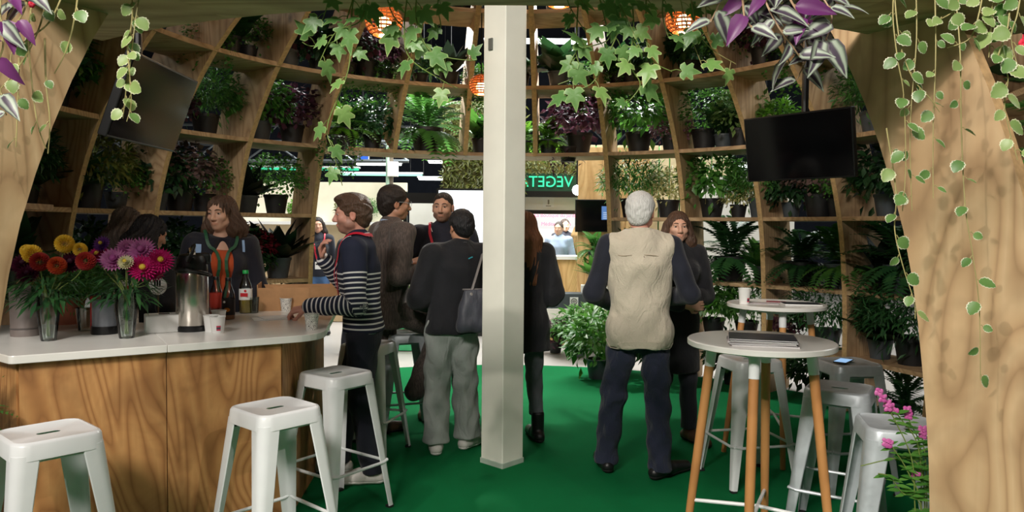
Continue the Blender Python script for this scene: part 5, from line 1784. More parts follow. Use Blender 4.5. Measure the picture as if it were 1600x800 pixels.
# ------------------------------------------------------------------ people: smooth distance-field bodies and clothes
def v3(*a):
    return np.array(a, float)


class Field:
    """smooth union of tapered capsules and ellipsoids, with soft cuts"""
    def __init__(self):
        self.p = []

    def cone(self, a, b, ra, rb, k=0.02, flat=1.0, op='add'):
        self.p.append(('c', np.array(a, float), np.array(b, float), ra, rb, k, flat, op)); return self

    def chain(self, pts, rs, k=0.02, flat=1.0):
        for i in range(len(pts) - 1):
            self.cone(pts[i], pts[i + 1], rs[i], rs[i + 1], k, flat)
        return self

    def ell(self, c, r, R=None, k=0.02, op='add'):
        self.p.append(('e', np.array(c, float), np.array(r, float) if not np.isscalar(r) else np.full(3, float(r)), None if R is None else np.array(R, float), None, k, 1.0, op)); return self

    def cut(self, n, d):
        """keep n.p < d"""
        self.p.append(('p', np.array(n, float), d, None, None, 0.004, 1.0, 'cut')); return self

    def dist(self, q, X, Y, Z):
        t = q[0]
        if t == 'p':
            return X * q[1][0] + Y * q[1][1] + Z * q[1][2] - q[2]
        if t == 'c':
            a, b, ra, rb, f = q[1].copy(), q[2].copy(), q[3], q[4], q[6]
            a[1] *= f; b[1] *= f
            ba = b - a; L = max(ba @ ba, 1e-9)
            x = X - a[0]; y = Y * f - a[1]; z = Z - a[2]
            h = np.clip((x * ba[0] + y * ba[1] + z * ba[2]) / L, 0, 1)
            d = np.sqrt((x - h * ba[0]) ** 2 + (y - h * ba[1]) ** 2 + (z - h * ba[2]) ** 2) - (ra + (rb - ra) * h)
            return d / max(1.0, f * 0.85)
        c, r, R = q[1], q[2], q[3]
        x = X - c[0]; y = Y - c[1]; z = Z - c[2]
        if R is not None:
            x, y, z = (R[0, 0] * x + R[1, 0] * y + R[2, 0] * z, R[0, 1] * x + R[1, 1] * y + R[2, 1] * z, R[0, 2] * x + R[1, 2] * y + R[2, 2] * z)
        k0 = np.sqrt((x / r[0]) ** 2 + (y / r[1]) ** 2 + (z / r[2]) ** 2)
        k1 = np.sqrt((x / r[0] ** 2) ** 2 + (y / r[1] ** 2) ** 2 + (z / r[2] ** 2) ** 2)
        return k0 * (k0 - 1.0) / np.maximum(k1, 1e-6)

    def bbox(self, q):
        if q[0] == 'c':
            m = max(q[3], q[4])
            return np.minimum(q[1], q[2]) - m, np.maximum(q[1], q[2]) + m
        m = q[2].max() if q[3] is not None else q[2]
        return q[1] - m, q[1] + m

    def bounds(self):
        bs = [self.bbox(q) for q in self.p if q[7] == 'add']
        return np.min([b[0] for b in bs], 0), np.max([b[1] for b in bs], 0)

    def grid(self, xs, ys, zs):
        D = np.full((len(xs), len(ys), len(zs)), 0.25, np.float32)
        for q in self.p:
            if q[0] == 'p':
                X, Y, Z = np.meshgrid(xs, ys, zs, indexing='ij', sparse=True)
                D = np.maximum(D, self.dist(q, X, Y, Z).astype(np.float32)); continue
            lo, hi = self.bbox(q)
            mg = q[5] + 0.03
            i0, i1 = np.searchsorted(xs, lo[0] - mg), np.searchsorted(xs, hi[0] + mg)
            j0, j1 = np.searchsorted(ys, lo[1] - mg), np.searchsorted(ys, hi[1] + mg)
            k0, k1 = np.searchsorted(zs, lo[2] - mg), np.searchsorted(zs, hi[2] + mg)
            if i1 <= i0 or j1 <= j0 or k1 <= k0: continue
            X, Y, Z = np.meshgrid(xs[i0:i1], ys[j0:j1], zs[k0:k1], indexing='ij', sparse=True)
            d = self.dist(q, X, Y, Z)
            D[i0:i1, j0:j1, k0:k1] = self.comb(D[i0:i1, j0:j1, k0:k1], d, q)
        return D

    @staticmethod
    def comb(cur, d, q):
        k = max(q[5], 1e-4)
        if q[7] == 'add':
            h = np.clip(0.5 + 0.5 * (cur - d) / k, 0, 1)
            return cur + (d - cur) * h - k * h * (1 - h)
        h = np.clip(0.5 - 0.5 * (cur + d) / k, 0, 1)          # smooth subtraction
        return cur + (-d - cur) * h + k * h * (1 - h)

    def at(self, pts):
        pts = np.asarray(pts, float).reshape(-1, 3)
        cur = np.full(len(pts), 0.25)
        for q in self.p:
            d = self.dist(q, pts[:, 0], pts[:, 1], pts[:, 2])
            cur = np.maximum(cur, d) if q[0] == 'p' else self.comb(cur, d, q)
        return cur

    def out(self, pts, off):
        """push points along the gradient until they lie 'off' above the surface"""
        p = np.asarray(pts, float).reshape(-1, 3).copy()
        e = 1e-3
        for _ in range(12):
            d = self.at(p)
            g = np.stack([self.at(p + e * np.eye(3)[i]) - self.at(p - e * np.eye(3)[i]) for i in range(3)], 1)
            g /= np.maximum(np.linalg.norm(g, axis=1, keepdims=True), 1e-6)
            p -= g * np.clip(d - off, -0.05, 0.05)[:, None] * 0.8
        return p, g


def axis_pts(lo, hi, step, fine=None, fstep=None):
    xs = [lo]
    while xs[-1] < hi:
        s = step
        if fine:
            for a, b in fine:
                if a <= xs[-1] <= b: s = fstep
        xs.append(xs[-1] + s)
    return np.array(xs)


def nets(D, xs, ys, zs):
    """surface nets on a rectilinear grid"""
    s = D < 0
    c = np.zeros((D.shape[0] - 1, D.shape[1] - 1, D.shape[2] - 1), np.int8)
    sl = lambda o, n: slice(o, n - 1 + o)
    for i in (0, 1):
        for j in (0, 1):
            for k in (0, 1):
                c += s[sl(i, D.shape[0]), sl(j, D.shape[1]), sl(k, D.shape[2])]
    I, Jx, K = np.nonzero((c > 0) & (c < 8))
    ids = np.full(c.shape, -1, np.int32); ids[I, Jx, K] = np.arange(len(I))
    val = {(i, j, k): D[I + i, Jx + j, K + k] for i in (0, 1) for j in (0, 1) for k in (0, 1)}
    acc = np.zeros((len(I), 3)); cnt = np.zeros(len(I))
    for a in val:
        for ax in range(3):
            if a[ax] == 0:
                b = list(a); b[ax] = 1; b = tuple(b)
                va, vb = val[a], val[b]
                m = (va < 0) != (vb < 0)
                t = np.where(m, va / np.where(va == vb, 1, va - vb), 0)
                pos = np.tile(np.array(a, float), (len(I), 1)); pos[:, ax] = t
                acc[m] += pos[m]; cnt[m] += 1
    loc = acc / np.maximum(cnt, 1)[:, None]
    f = lambda idx, l, arr: arr[idx] + l * (arr[idx + 1] - arr[idx])
    V = np.stack([f(I, loc[:, 0], xs), f(Jx, loc[:, 1], ys), f(K, loc[:, 2], zs)], 1)
    Q = []
    for ax in range(3):
        a = [slice(1, -1)] * 3; b = [slice(1, -1)] * 3
        a[ax] = slice(0, -1); b[ax] = slice(1, None)
        sa, sb = s[tuple(a)], s[tuple(b)]
        i, j, k = np.nonzero(sa != sb)
        flip = sb[i, j, k]
        o = [1, 1, 1]; o[ax] = 0
        i, j, k = i + o[0], j + o[1], k + o[2]
        u, w_ = [(1, 2), (2, 0), (0, 1)][ax]
        def cell(du, dw):
            q = [i.copy(), j.copy(), k.copy()]
            q[u] = q[u] - du; q[w_] = q[w_] - dw
            return ids[q[0], q[1], q[2]]
        quad = np.stack([cell(1, 1), cell(0, 1), cell(0, 0), cell(1, 0)], 1)
        quad[flip] = quad[flip][:, ::-1]
        Q.append(quad)
    Q = np.concatenate(Q)
    return V, Q[(Q >= 0).all(1)]


def wrinkle(V, amp, fx=17.0, seed=0.0):
    x, y, z = V[:, 0], V[:, 1], V[:, 2]
    return amp * (np.sin(fx * z + 5 * np.sin(9 * x + seed) + 3 * np.sin(11 * y + seed)) + 0.6 * np.sin(2.1 * fx * (z * 0.6 + x) + 4 * np.sin(13 * y + 2 * seed)) + 0.5 * np.sin(1.7 * fx * (z * .8 - x + .5 * y) + seed * 3))


def fmesh(name, F, m, step, fine=None, fstep=None, wr=0.0, attr=None, seed=0.0, wfx=17.0):
    lo, hi = F.bounds()
    lo = lo - 0.03; hi = hi + 0.03
    xs = axis_pts(lo[0], hi[0], fstep if fstep else step); ys = axis_pts(lo[1], hi[1], fstep if fstep else step)
    zs = axis_pts(lo[2], hi[2], step, fine, fstep)
    V, Q = nets(F.grid(xs, ys, zs), xs, ys, zs)
    if wr:
        e = 0.004
        # displace along an approximate normal taken from the faces
        P0 = V[Q[:, 0]]; nrm = np.cross(V[Q[:, 2]] - P0, V[Q[:, 3]] - V[Q[:, 1]])
        N = np.zeros_like(V)
        for c_ in range(4): np.add.at(N, Q[:, c_], nrm)
        N /= np.maximum(np.linalg.norm(N, axis=1, keepdims=True), 1e-9)
        V = V + N * wrinkle(V, wr, wfx, seed)[:, None]
    at = attr(V) if attr else None
    return npmesh(name, V, Q, m, True, at)


# ---- materials for people
def skinmat(name, c, beard=None):
    t = NT(name)
    v = t.coords()
    n = t.noise(v, 30, 3)
    col = t.mix(n, c, tuple(x * 0.88 for x in c[:3]) + (1,))
    a = t.n('ShaderNodeAttribute', attribute_name='flush')
    col = t.mix(t.math('MULTIPLY', a.outputs['Fac'], 0.5), col, (c[0] * 0.95, c[1] * 0.55, c[2] * 0.5, 1))
    if beard:
        b = t.n('ShaderNodeAttribute', attribute_name='beard')
        col = t.mix(t.math('MULTIPLY', b.outputs['Fac'], beard[1]), col, beard[0])
    t.color(col)
    t.set(Roughness=0.5)
    t.b.inputs['Subsurface Weight'].default_value = 0.08
    t.b.inputs['Subsurface Radius'].default_value = (0.012, 0.005, 0.003)
    return t.m


def hairmat(name, c1, c2):
    t = NT(name)
    v = t.coords((1, 1, 0.10))
    n = t.noise(v, 170, 3)
    t.color(t.mix(n, c1, c2))
    t.set(Roughness=0.5)
    t.bump(n, 1.0, 0.010)
    return t.m


SK = {'fair': S(226, 176, 150), 'tan': S(206, 152, 122), 'rosy': S(222, 160, 140)}


class Person:
    """faces local -Y, own left is +X, feet at z = 0; joint positions for 1.75 m, scaled to H"""
    def __init__(self, label, loc, rz, H=1.75, female=False, joints=None, head=(0, 0, 0), lean=(0, 0), skin='fair', beard=None, detail=True):
        self.s = s = H / 1.75
        self.t = thing('person', label, 'person', loc, R_(rz))
        self.f = female; self.detail = detail
        lx, ly = lean
        sw = 0.165 if female else 0.19
        J = dict(pel=v3(0, 0, .93), waist=v3(lx * .3, ly * .3, 1.10), chest=v3(lx * .7, ly * .7, 1.30), neck=v3(lx, ly, 1.475), head=v3(lx * 1.15, ly * 1.2 - 0.015, 1.625),
                 shL=v3(sw + lx * .9, ly * .9, 1.425), shR=v3(-sw + lx * .9, ly * .9, 1.425), elL=v3(sw + .06 + lx * .7, .03 + ly * .7, 1.13), elR=v3(-sw - .06 + lx * .7, .03 + ly * .7, 1.13),
                 wrL=v3(sw + .05, -.05 + ly * .5, .88), wrR=v3(-sw - .05, -.05 + ly * .5, .88),
                 hipL=v3(.088, 0, .90), hipR=v3(-.088, 0, .90), knL=v3(.10, -.02, .49), knR=v3(-.10, -.02, .49), anL=v3(.11, .03, .085), anR=v3(-.11, .03, .085),
                 toL=v3(.14, -.14, .03), toR=v3(-.14, -.14, .03), hdL=v3(0, -.2, -1), hdR=v3(0, -.2, -1), pmL=v3(-1, 0, 0), pmR=v3(1, 0, 0))
        J['curlL'] = J['curlR'] = 0.5
        for k, v in (joints or {}).items():
            J[k] = np.array(v, float) if not np.isscalar(v) else v
        for k in J:
            if isinstance(J[k], np.ndarray) and k[:2] not in ('hd', 'pm'): J[k] = J[k] * s
        self.J = J
        yaw, pitch, roll = head
        self.HR = np.array((Matrix.Rotation(R_(yaw), 3, 'Z') @ Matrix.Rotation(R_(pitch), 3, 'X') @ Matrix.Rotation(R_(roll), 3, 'Y')))
        self.skin = skinmat('skin_%s_%d' % (skin, len(bpy.data.materials)), SK[skin], beard)
        self.body()

    def h(self, *p):
        """head-local point -> person space"""
        return self.J['head'] + self.HR @ (np.array(p, float) * self.s)

    def body(self):
        J, s, f = self.J, self.s, self.f
        F = Field()
        # trunk and limbs
        F.cone(J['pel'], J['waist'], .125 * s, .105 * s, .04, 1.35).cone(J['waist'], J['chest'], .11 * s, .13 * s, .04, 1.4)
        F.cone(J['shL'], J['shR'], .042 * s, .042 * s, .04).cone(J['chest'], J['neck'], .10 * s, .05 * s, .04)
        F.cone(J['neck'] + v3(0, .01, -.02) * s, self.h(0, .018, -.05), .056 * s if not f else .046 * s, .052 * s if not f else .044 * s, .02)
        for L in 'LR':
            F.chain([J['sh' + L], J['el' + L], J['wr' + L]], [.045 * s, .038 * s, .026 * s], .012)
            F.chain([J['hip' + L], J['kn' + L], J['an' + L]], [.078 * s, .05 * s, .036 * s], .015)
            F.chain([J['an' + L] + v3(0, 0, -.03) * s, J['to' + L]], [.030 * s, .024 * s], .012)
            self.hand(F, L)
        # head
        R = self.HR
        E = lambda c, r, k=.015, op='add': F.ell(self.h(*c), np.array(r) * s, R, k, op)
        w = .92 if f else 1.0
        E((0, .012, .030), (.076 * w, .096, .088), .01)
        E((0, -.030, -.030), (.060 * w, .062, .078), .03)
        E((0, -.062, -.083), (.027 * w, .024, .020), .028)
        E((0, -.078, .030), (.050, .018, .014), .02)                        # brow
        for sx in (-1, 1):
            E((sx * .040, -.062, -.018), (.022, .018, .018), .02)           # cheek
            E((sx * .056 * w, -.012, -.055), (.016, .03, .02), .025)         # jaw corner
            F.ell(self.h(sx * .031, -.099, .010), np.array((.019, .016, .012)) * s, R, .010, 'sub')
            E((sx * .031, -.0855, .0185), (.0145, .0060, .0050), .004)        # upper lid
            E((sx * .0125, -.098, -.030), (.009, .009, .008), .006)          # nostril wing
            ear = self.h(sx * .079 * w, .012, -.004)
            F.ell(ear, np.array((.010, .020, .033)) * s, R, .006)
            F.ell(self.h(sx * .088 * w, .006, -.004), np.array((.007, .010, .018)) * s, R, .006, 'sub')
        F.cone(self.h(0, -.088, .018), self.h(0, -.111, -.024), .009 * s, .0125 * s, .012)
        E((0, -.088, -.052), (.024, .012, .007), .006)
        E((0, -.086, -.063), (.021, .012, .007), .006)
        F.ell(self.h(0, -.100, -.0575), np.array((.024, .006, .0018)) * s, R, .003, 'sub')
        self.F = F
        fine = [(J['head'][2] - .16 * s, J['head'][2] + .14 * s)] + [(J['wr' + L][2] - .13, J['wr' + L][2] + .13) for L in 'LR']
        Hc, HR, sc = J['head'], R, s

        def attr(V):
            q = ((V - Hc) / sc) @ HR
            ax, y, z = np.abs(q[:, 0]), q[:, 1], q[:, 2]
            lip = np.exp(-((z + .057) / .008) ** 2) * (ax < .024) * (y < -.07)
            ear = (ax > .076) * (np.abs(z) < .04) * .6
            be = np.clip((-.030 - z) / .015, 0, 1) * (y < .02) * np.clip((z + .135) / .02, 0, 1) * (ax < .08)
            be = be * (1 - lip) * (1 - .7 * ((ax < .012) * (z > -.045)))
            be = np.maximum(be, (ax > .06) * (ax < .078) * (y > -.03) * (y < .0) * (z < .02) * (z > -.09) * 0.8)
            return {'flush': np.clip(lip + ear, 0, 1), 'beard': np.clip(be, 0, 1)}
        if self.detail:
            me = fmesh('body', F, self.skin, .011, fine, .0056, attr=attr)
        else:
            me = fmesh('body', F, self.skin, .014, [fine[0]], .0085, attr=attr)
        self.bodyo = obj('body', me, self.t)
        # eyes
        if self.detail:
            mw = M.setdefault('eye_white', plain('eye_white', S(196, 186, 178), 0.2, var=0.02)); mi = M.setdefault('iris', plain('dark_iris', S(44, 34, 28), 0.15))
            Rm = Matrix(self.HR.tolist())
            for sx in (-1, 1):
                c = Vector(self.h(sx * .031, -.0775, .010))
                e = MB().ball(c, (.0118 * s, .0112 * s, .0062 * s), 14, 10, R=Rm)
                c2 = Vector(self.h(sx * .031, -.0865, .010))
                e.ball(c2, (.0058 * s, .0034 * s, .0054 * s), 10, 6, mi=1, R=Rm)
                e.build('eye', [mw, mi], self.t, smooth=True, weld=False)

    def brows(self, m):
        s = self.s
        for sx in (-1, 1):
            pts = [Vector(self.h(sx * x, y, z)) for x, y, z in ((.012, -.0955, .030), (.024, -.0965, .036), (.038, -.091, .036), (.048, -.079, .030))]
            MB().tube(pts, [.0035 * s, .005 * s, .0045 * s, .002 * s], 6, flat=.7).build('eyebrow', m, self.t, smooth=True)

    def hand(self, F, L):
        J, s = self.J, self.s
        if self.f: s = s * 0.92
        w = J['wr' + L]; d = J['hd' + L] / np.linalg.norm(J['hd' + L])
        n = J['pm' + L] - d * (J['pm' + L] @ d); n /= np.linalg.norm(n)       # palm faces n
        side = np.cross(d, n) * (1 if L == 'L' else -1)
        # thumb side: for a left hand, palm towards n, fingers d
        curl = J['curl' + L]
        for i, (o, ln) in enumerate(((-.030, .9), (-.010, 1.0), (.011, .95), (.031, .78))):
            k0 = w + d * .085 * s - side * o * s
            F.cone(w + d * .012 * s - side * o * .55 * s, k0, .014 * s, .0115 * s, .010)
            a = curl * 0.75
            d1 = d * math.cos(a) + n * math.sin(a)
            p1 = k0 + d1 * .040 * ln * s
            a2 = curl * 1.7
            d2 = d * math.cos(a2) + n * math.sin(a2)
            p2 = p1 + d2 * .027 * ln * s
            a3 = curl * 2.3
            p3 = p2 + (d * math.cos(a3) + n * math.sin(a3)) * .019 * ln * s
            F.chain([k0, p1, p2, p3], [.0098 * s, .0088 * s, .0082 * s, .0074 * s], .003)
        t0 = w + d * .022 * s + side * .022 * s + n * .006 * s
        t1 = t0 + (d * .55 + side * .7 + n * .35) * .042 * s
        t2 = t1 + (d * .85 + side * .15 + n * (.25 + .35 * curl)) * .032 * s
        t3 = t2 + (d * .9 - side * .15 * curl + n * (.2 + .3 * curl)) * .024 * s
        F.chain([t0, t1, t2, t3], [.015 * s, .0115 * s, .010 * s, .008 * s], .006)

    # ---- clothes
    def torso(self, F, g=0.0, hem=None, flare=0.0, bust=None):
        J, s = self.J, self.s
        f = self.f
        hw = (.150 if f else .152) * s + g
        if hem is not None and hem < J['pel'][2]:
            lowp = v3(J['pel'][0], J['pel'][1], hem - .02)
            F.cone(J['pel'], lowp, hw, hw + flare, .04, 1.42)
            for L in 'LR': F.ell(J['hip' + L] + v3(0, .032, -.02) * s, v3(.082, .076, .09) * s + g, None, .05)
        F.cone(J['pel'], J['waist'], hw, (.128 if f else .142) * s + g, .05, 1.42)
        F.cone(J['waist'], J['chest'], (.128 if f else .142) * s + g, (.150 if f else .170) * s + g, .05, 1.45)
        F.cone(J['chest'], (J['shL'] + J['shR']) / 2 + v3(0, 0, -.03) * s, (.150 if f else .172) * s + g, (.11) * s + g, .05, 1.5)
        F.cone(J['shL'] + v3(-.03, 0, -.01) * s, J['shR'] + v3(.03, 0, -.01) * s, .062 * s + g, .062 * s + g, .045)
        F.cone(J['neck'] + v3(0, .012, -.045) * s, J['neck'] + v3(0, .008, .01) * s, .095 * s + g * .5, .062 * s + g * .5, .05)
        if f if bust is None else bust:
            for sx in (-1, 1):
                F.ell(J['chest'] + v3(sx * .068, -.085, .0) * s, v3(.062, .055, .062) * s + g, None, .045)
        return F

    def sleeve(self, F, L, g=0.0, upto=1.0, w0=.064, w1=.052, w2=.042):
        J, s = self.J, self.s
        sh, el, wr = J['sh' + L], J['el' + L], J['wr' + L]
        if upto <= .5:
            e = sh + (el - sh) * (upto * 2)
            F.cone(sh, e, w0 * s + g, w1 * 1.08 * s + g, .03)
            return F
        e = el + (wr - el) * ((upto - .5) * 2)
        F.cone(sh, el, w0 * s + g, w1 * s + g, .03)
        F.cone(el, e, w1 * s + g, w2 * s + g, .02)
        return F

    def top(self, name, m, g=.006, hem=.88, sleeves=1.0, flare=.0, wr=.0025, sub=None, attr=None, step=.0095, neckcut=None, flatten=True, w=(.064, .052, .042), seed=1.0):
        F = Field()
        s = self.s
        self.torso(F, g, hem * s, flare)
        if sleeves:
            for L in 'LR': self.sleeve(F, L, g, sleeves, *w)
        if hem is not None: F.cut((0, 0, -1), -hem * s)
        for q in (sub or []): F.ell(np.array(q[0]) * s, np.array(q[1]) * s, None, .008, 'sub')
        if neckcut is not None:
            F.cut((0, -neckcut[1] * 0, 1), neckcut[0] * s)
        me = fmesh(name, F, m, step, wr=wr, attr=attr, seed=seed)
        self.topF = F
        return obj(name, me, self.t)

    def pants(self, name, m, thigh=.092, knee=.068, ank=.058, hem=.06, g=.004, wr=.003, seat=.150, step=.0095, seed=2.0, wfx=23.0, waist=1.0):
        J, s = self.J, self.s
        F = Field()
        F.cone(J['pel'] + v3(0, 0, .07) * s, J['pel'] + v3(0, 0, -.01) * s, (seat - .012) * s + g, seat * s + g, .03, 1.40)
        for L in 'LR':
            hp, kn, an = J['hip' + L], J['kn' + L], J['an' + L]
            F.ell(hp + v3(0, .030, -.02) * s, v3(.080, .072, .085) * s, None, .05)
            e = an + (kn - an) / np.linalg.norm(kn - an) * (hem - .06) * s
            F.cone(hp, kn, thigh * s + g, knee * s + g, .03)
            F.cone(kn, an, knee * s + g, ank * s + g, .02)
            dn = (an - kn) / np.linalg.norm(an - kn)
            F.cone(an, an + dn * .05 * s, ank * s + g, ank * s + g, .01)
        F.cut((0, 0, 1), (J['pel'][2] + .075 * s))
        F.cut((0, 0, -1), -hem * s)
        me = fmesh(name, F, m, step, wr=wr, seed=seed, wfx=wfx)
        return obj(name, me, self.t)

    def shoes(self, m, m_sole, high=0.0, fat=1.0):
        J, s = self.J, self.s
        for L in 'LR':
            an, to = J['an' + L], J['to' + L]
            z0 = min(to[2], an[2]) - .03 * s
            d = to - an; d[2] = 0; d = d / max(np.linalg.norm(d), 1e-6)
            heel = an - d * .045 * s; heel[2] = z0 + .04 * s
            mid = an + d * .07 * s; mid[2] = z0 + .05 * s
            tip = to + d * .045 * s; tip[2] = z0 + .033 * s
            F = Field()
            F.cone(heel, mid, .040 * s * fat, .046 * s * fat, .02).cone(mid, tip, .046 * s * fat, .034 * s * fat, .02)
            F.cone(an + v3(0, 0, -.03) * s, an + v3(0, 0, .0 + high) * s, .045 * s * fat, .046 * s * fat, .02)
            F.cut((0, 0, -1), -(z0 + .020)).cut((0, 0, 1), an[2] + (.02 + high) * s)
            sh = obj('shoe', fmesh('shoe', F, m, .007), self.t)
            F2 = Field()
            F2.cone(heel, mid, .043 * s * fat, .049 * s * fat, .02).cone(mid, tip, .049 * s * fat, .038 * s * fat, .02)
            F2.cut((0, 0, -1), -(z0 + .001)).cut((0, 0, 1), z0 + .024)
            obj('sole', fmesh('sole', F2, m_sole, .0085), sh)

    def hair(self, m, kind='short', name='hair', g=.0, seed=3.0, extra=None, bald=False):
        s, R = self.s, self.HR
        F = Field()
        E = lambda c, r, k=.02, op='add': F.ell(self.h(*c), np.array(r) * s, R, k, op)
        w = .92 if self.f else 1.0
        if kind == 'short':
            E((0, .022, .040), (.086 * w + g, .100 + g, .090 + g))
            E((0, .060, -.015), (.070 * w + g, .052 + g, .075 + g), .03)
            E((0, -.080, -.040), (.11, .060, .088), .02, 'sub')
            E((0, -.104, .028), (.066, .036, .036), .02, 'sub')
            for sx in (-1, 1): E((sx * .088, -.004, -.032), (.022, .036, .034), .012, 'sub')
        elif kind == 'quiff':
            E((0, .020, .042), (.086 * w + g, .100 + g, .090 + g))
            E((0, .060, -.010), (.070 * w + g, .052 + g, .072 + g), .03)
            E((.01, -.062, .098), (.058, .040, .026), .03)
            E((-.02, -.02, .115), (.05, .05, .02), .03)
            E((0, -.080, -.040), (.11, .060, .086), .02, 'sub')
            E((0, -.106, .026), (.066, .034, .036), .02, 'sub')
            for sx in (-1, 1): E((sx * .088, -.004, -.032), (.022, .034, .034), .012, 'sub')
        elif kind == 'cropped':
            E((0, .018, .040), (.080 * w, .097, .086))
            E((0, .055, -.01), (.066, .048, .07), .03)
            E((0, -.080, -.040), (.11, .060, .092), .015, 'sub')
            E((0, -.100, .034), (.062, .030, .034), .015, 'sub')
            for sx in (-1, 1): E((sx * .086, -.008, -.035), (.020, .034, .036), .01, 'sub')
        elif kind in ('long', 'wavy'):
            E((0, .018, .040), (.088 * w, .105, .092))
            ln = {'long': (.42, .056), 'wavy': (.25, .066)}[kind]
            J = self.J
            for sx, yy in ((-1, .02), (1, .02), (-.45, .065), (.45, .065), (0, .075)):
                a = self.h(sx * .066, yy, .02)
                b = self.h(sx * .088, yy + .015, -.10)
                c = b + v3(sx * .01, .03, -(ln[0] - .10)) * s
                F.chain([a, b, c], [.040 * s, ln[1] * s, .028 * s], .02)
            E((0, -.095, -.040), (.070 * w, .064, .112), .012, 'sub')
        if extra: extra(self, F, E)
        seedv = seed
        Hc = self.J['head']
        lo, hi = F.bounds(); lo = lo - .03; hi = hi + .03
        st = .006 if self.detail else .009
        xs, ys, zs = (axis_pts(lo[i], hi[i], st) for i in range(3))
        V, Q = nets(F.grid(xs, ys, zs), xs, ys, zs)
        q = (V - Hc) @ R
        ang = np.arctan2(q[:, 0], q[:, 1])
        amp = {'short': .0014, 'cropped': .0005, 'quiff': .0032, 'long': .003, 'wavy': .008}[kind]
        rr = np.linalg.norm(q[:, :2], axis=1, keepdims=True) + 1e-6
        if kind in ('long', 'wavy'):
            dsp = np.sin(ang * 26 + 6 * np.sin(q[:, 2] * 16 + seedv)) + .6 * np.sin(ang * 11 + q[:, 2] * 30 + seedv)
        else:
            dsp = np.sin(q[:, 0] * 120 + 3 * np.sin(q[:, 2] * 60)) + .7 * np.sin(q[:, 2] * 90 + q[:, 1] * 70 + seedv)
        V = V + np.concatenate([q[:, :2] / rr, np.zeros((len(q), 1))], 1) @ R.T * (dsp * amp)[:, None]
        return obj(name, npmesh(name, V, Q, m, True), self.t)

    def collar(self, m, r=.066, h=.045, tilt=.0, spread=.006, name='collar', zoff=0.0):
        """turned collar ring around the neck, open in front"""
        J, s = self.J, self.s
        c = J['neck'] + v3(0, .006, .005 + zoff) * s
        n = 26; V = []
        prof = [(0, 0), (.004, h), (.012, h * 1.02), (.020, h * .1), (.012, -.004)]
        for i in range(n):
            a = R_(-90 + 16) + (2 * math.pi - R_(32)) * i / (n - 1)
            fr = .5 - .5 * math.cos(a + math.pi / 2)            # 0 at front
            for (o, z) in prof:
                rr = (r + o) * s
                V.append(Vector(c) + Vector((rr * math.cos(a), rr * math.sin(a) * 1.02, (z - .030 * (1 - fr)) * s)))
        fs = []
        m5 = len(prof)
        for i in range(n - 1):
            for j in range(m5):
                k = (j + 1) % m5
                fs.append((i * m5 + j, i * m5 + k, (i + 1) * m5 + k, (i + 1) * m5 + j))
        fs += [tuple(range(m5)), tuple(range((n - 1) * m5, n * m5))]
        return MB().add(V, fs).build(name, m, self.t, smooth=True)

    def ribbon(self, name, pts, F, off, wd, th, m, parent=None):
        """flat band laid on a garment along a path"""
        pts = bez([Vector(p) for p in pts], 8)
        P_, N_ = F.out([tuple(p) for p in pts], off)
        b = MB(); n = len(P_)
        V = []
        for i in range(n):
            t = P_[min(i + 1, n - 1)] - P_[max(i - 1, 0)]; t /= max(np.linalg.norm(t), 1e-9)
            sd = np.cross(t, N_[i]); sd /= max(np.linalg.norm(sd), 1e-9)
            for a_, b_ in ((-1, 0), (1, 0), (1, 1), (-1, 1)):
                V.append(P_[i] + sd * a_ * wd / 2 + N_[i] * b_ * th)
        fs = []
        for i in range(n - 1):
            for j in range(4):
                k = (j + 1) % 4
                fs.append((i * 4 + j, i * 4 + k, (i + 1) * 4 + k, (i + 1) * 4 + j))
        fs += [(3, 2, 1, 0), tuple(range((n - 1) * 4, n * 4))]
        return b.add(V, fs).build(name, m, parent or self.t)

    def lanyard(self, m, drop=.42, spread=.085, badge=True, prints=True):
        J, s = self.J, self.s
        C = Field(); self.torso(C, .008)
        C.p += [q for q in self.topF.p if q[7] == 'add']
        nk = J['neck']; ch = J['chest']
        lo = ch + v3(0, -.14, .20 - drop) * s
        la = None
        for sx in (-1, 1):
            pts = [nk + v3(0, .085, .02) * s, nk + v3(sx * .062, .055, .02) * s, nk + v3(sx * .085, -.02, -.025) * s, nk + v3(sx * spread, -.095, -.11) * s, lo + v3(sx * .02, 0, .06) * s, lo]
            la = self.ribbon('lanyard', pts, C, .004, .020 * s, .0022, m)
            if prints:
                for u in (.25, .5, .75):
                    a = pts[3] + (pts[4] - pts[3]) * u; b_ = a + (pts[4] - pts[3]) * .12
                    self.ribbon('lanyard_print', [a, (a + b_) / 2, b_], C, .0066, .007 * s, .0008, M['white'], la)
        if badge:
            p, n = C.out([lo + v3(0, 0, -.05) * s], .008)
            o = MB().box((0, 0, 0), (.085 * s, .004, .11 * s)).box((0, -.0025, .02 * s), (.06 * s, .002, .02 * s), mi=1).build('badge', [M['white'], M['black']], self.t, tuple(p[0]))


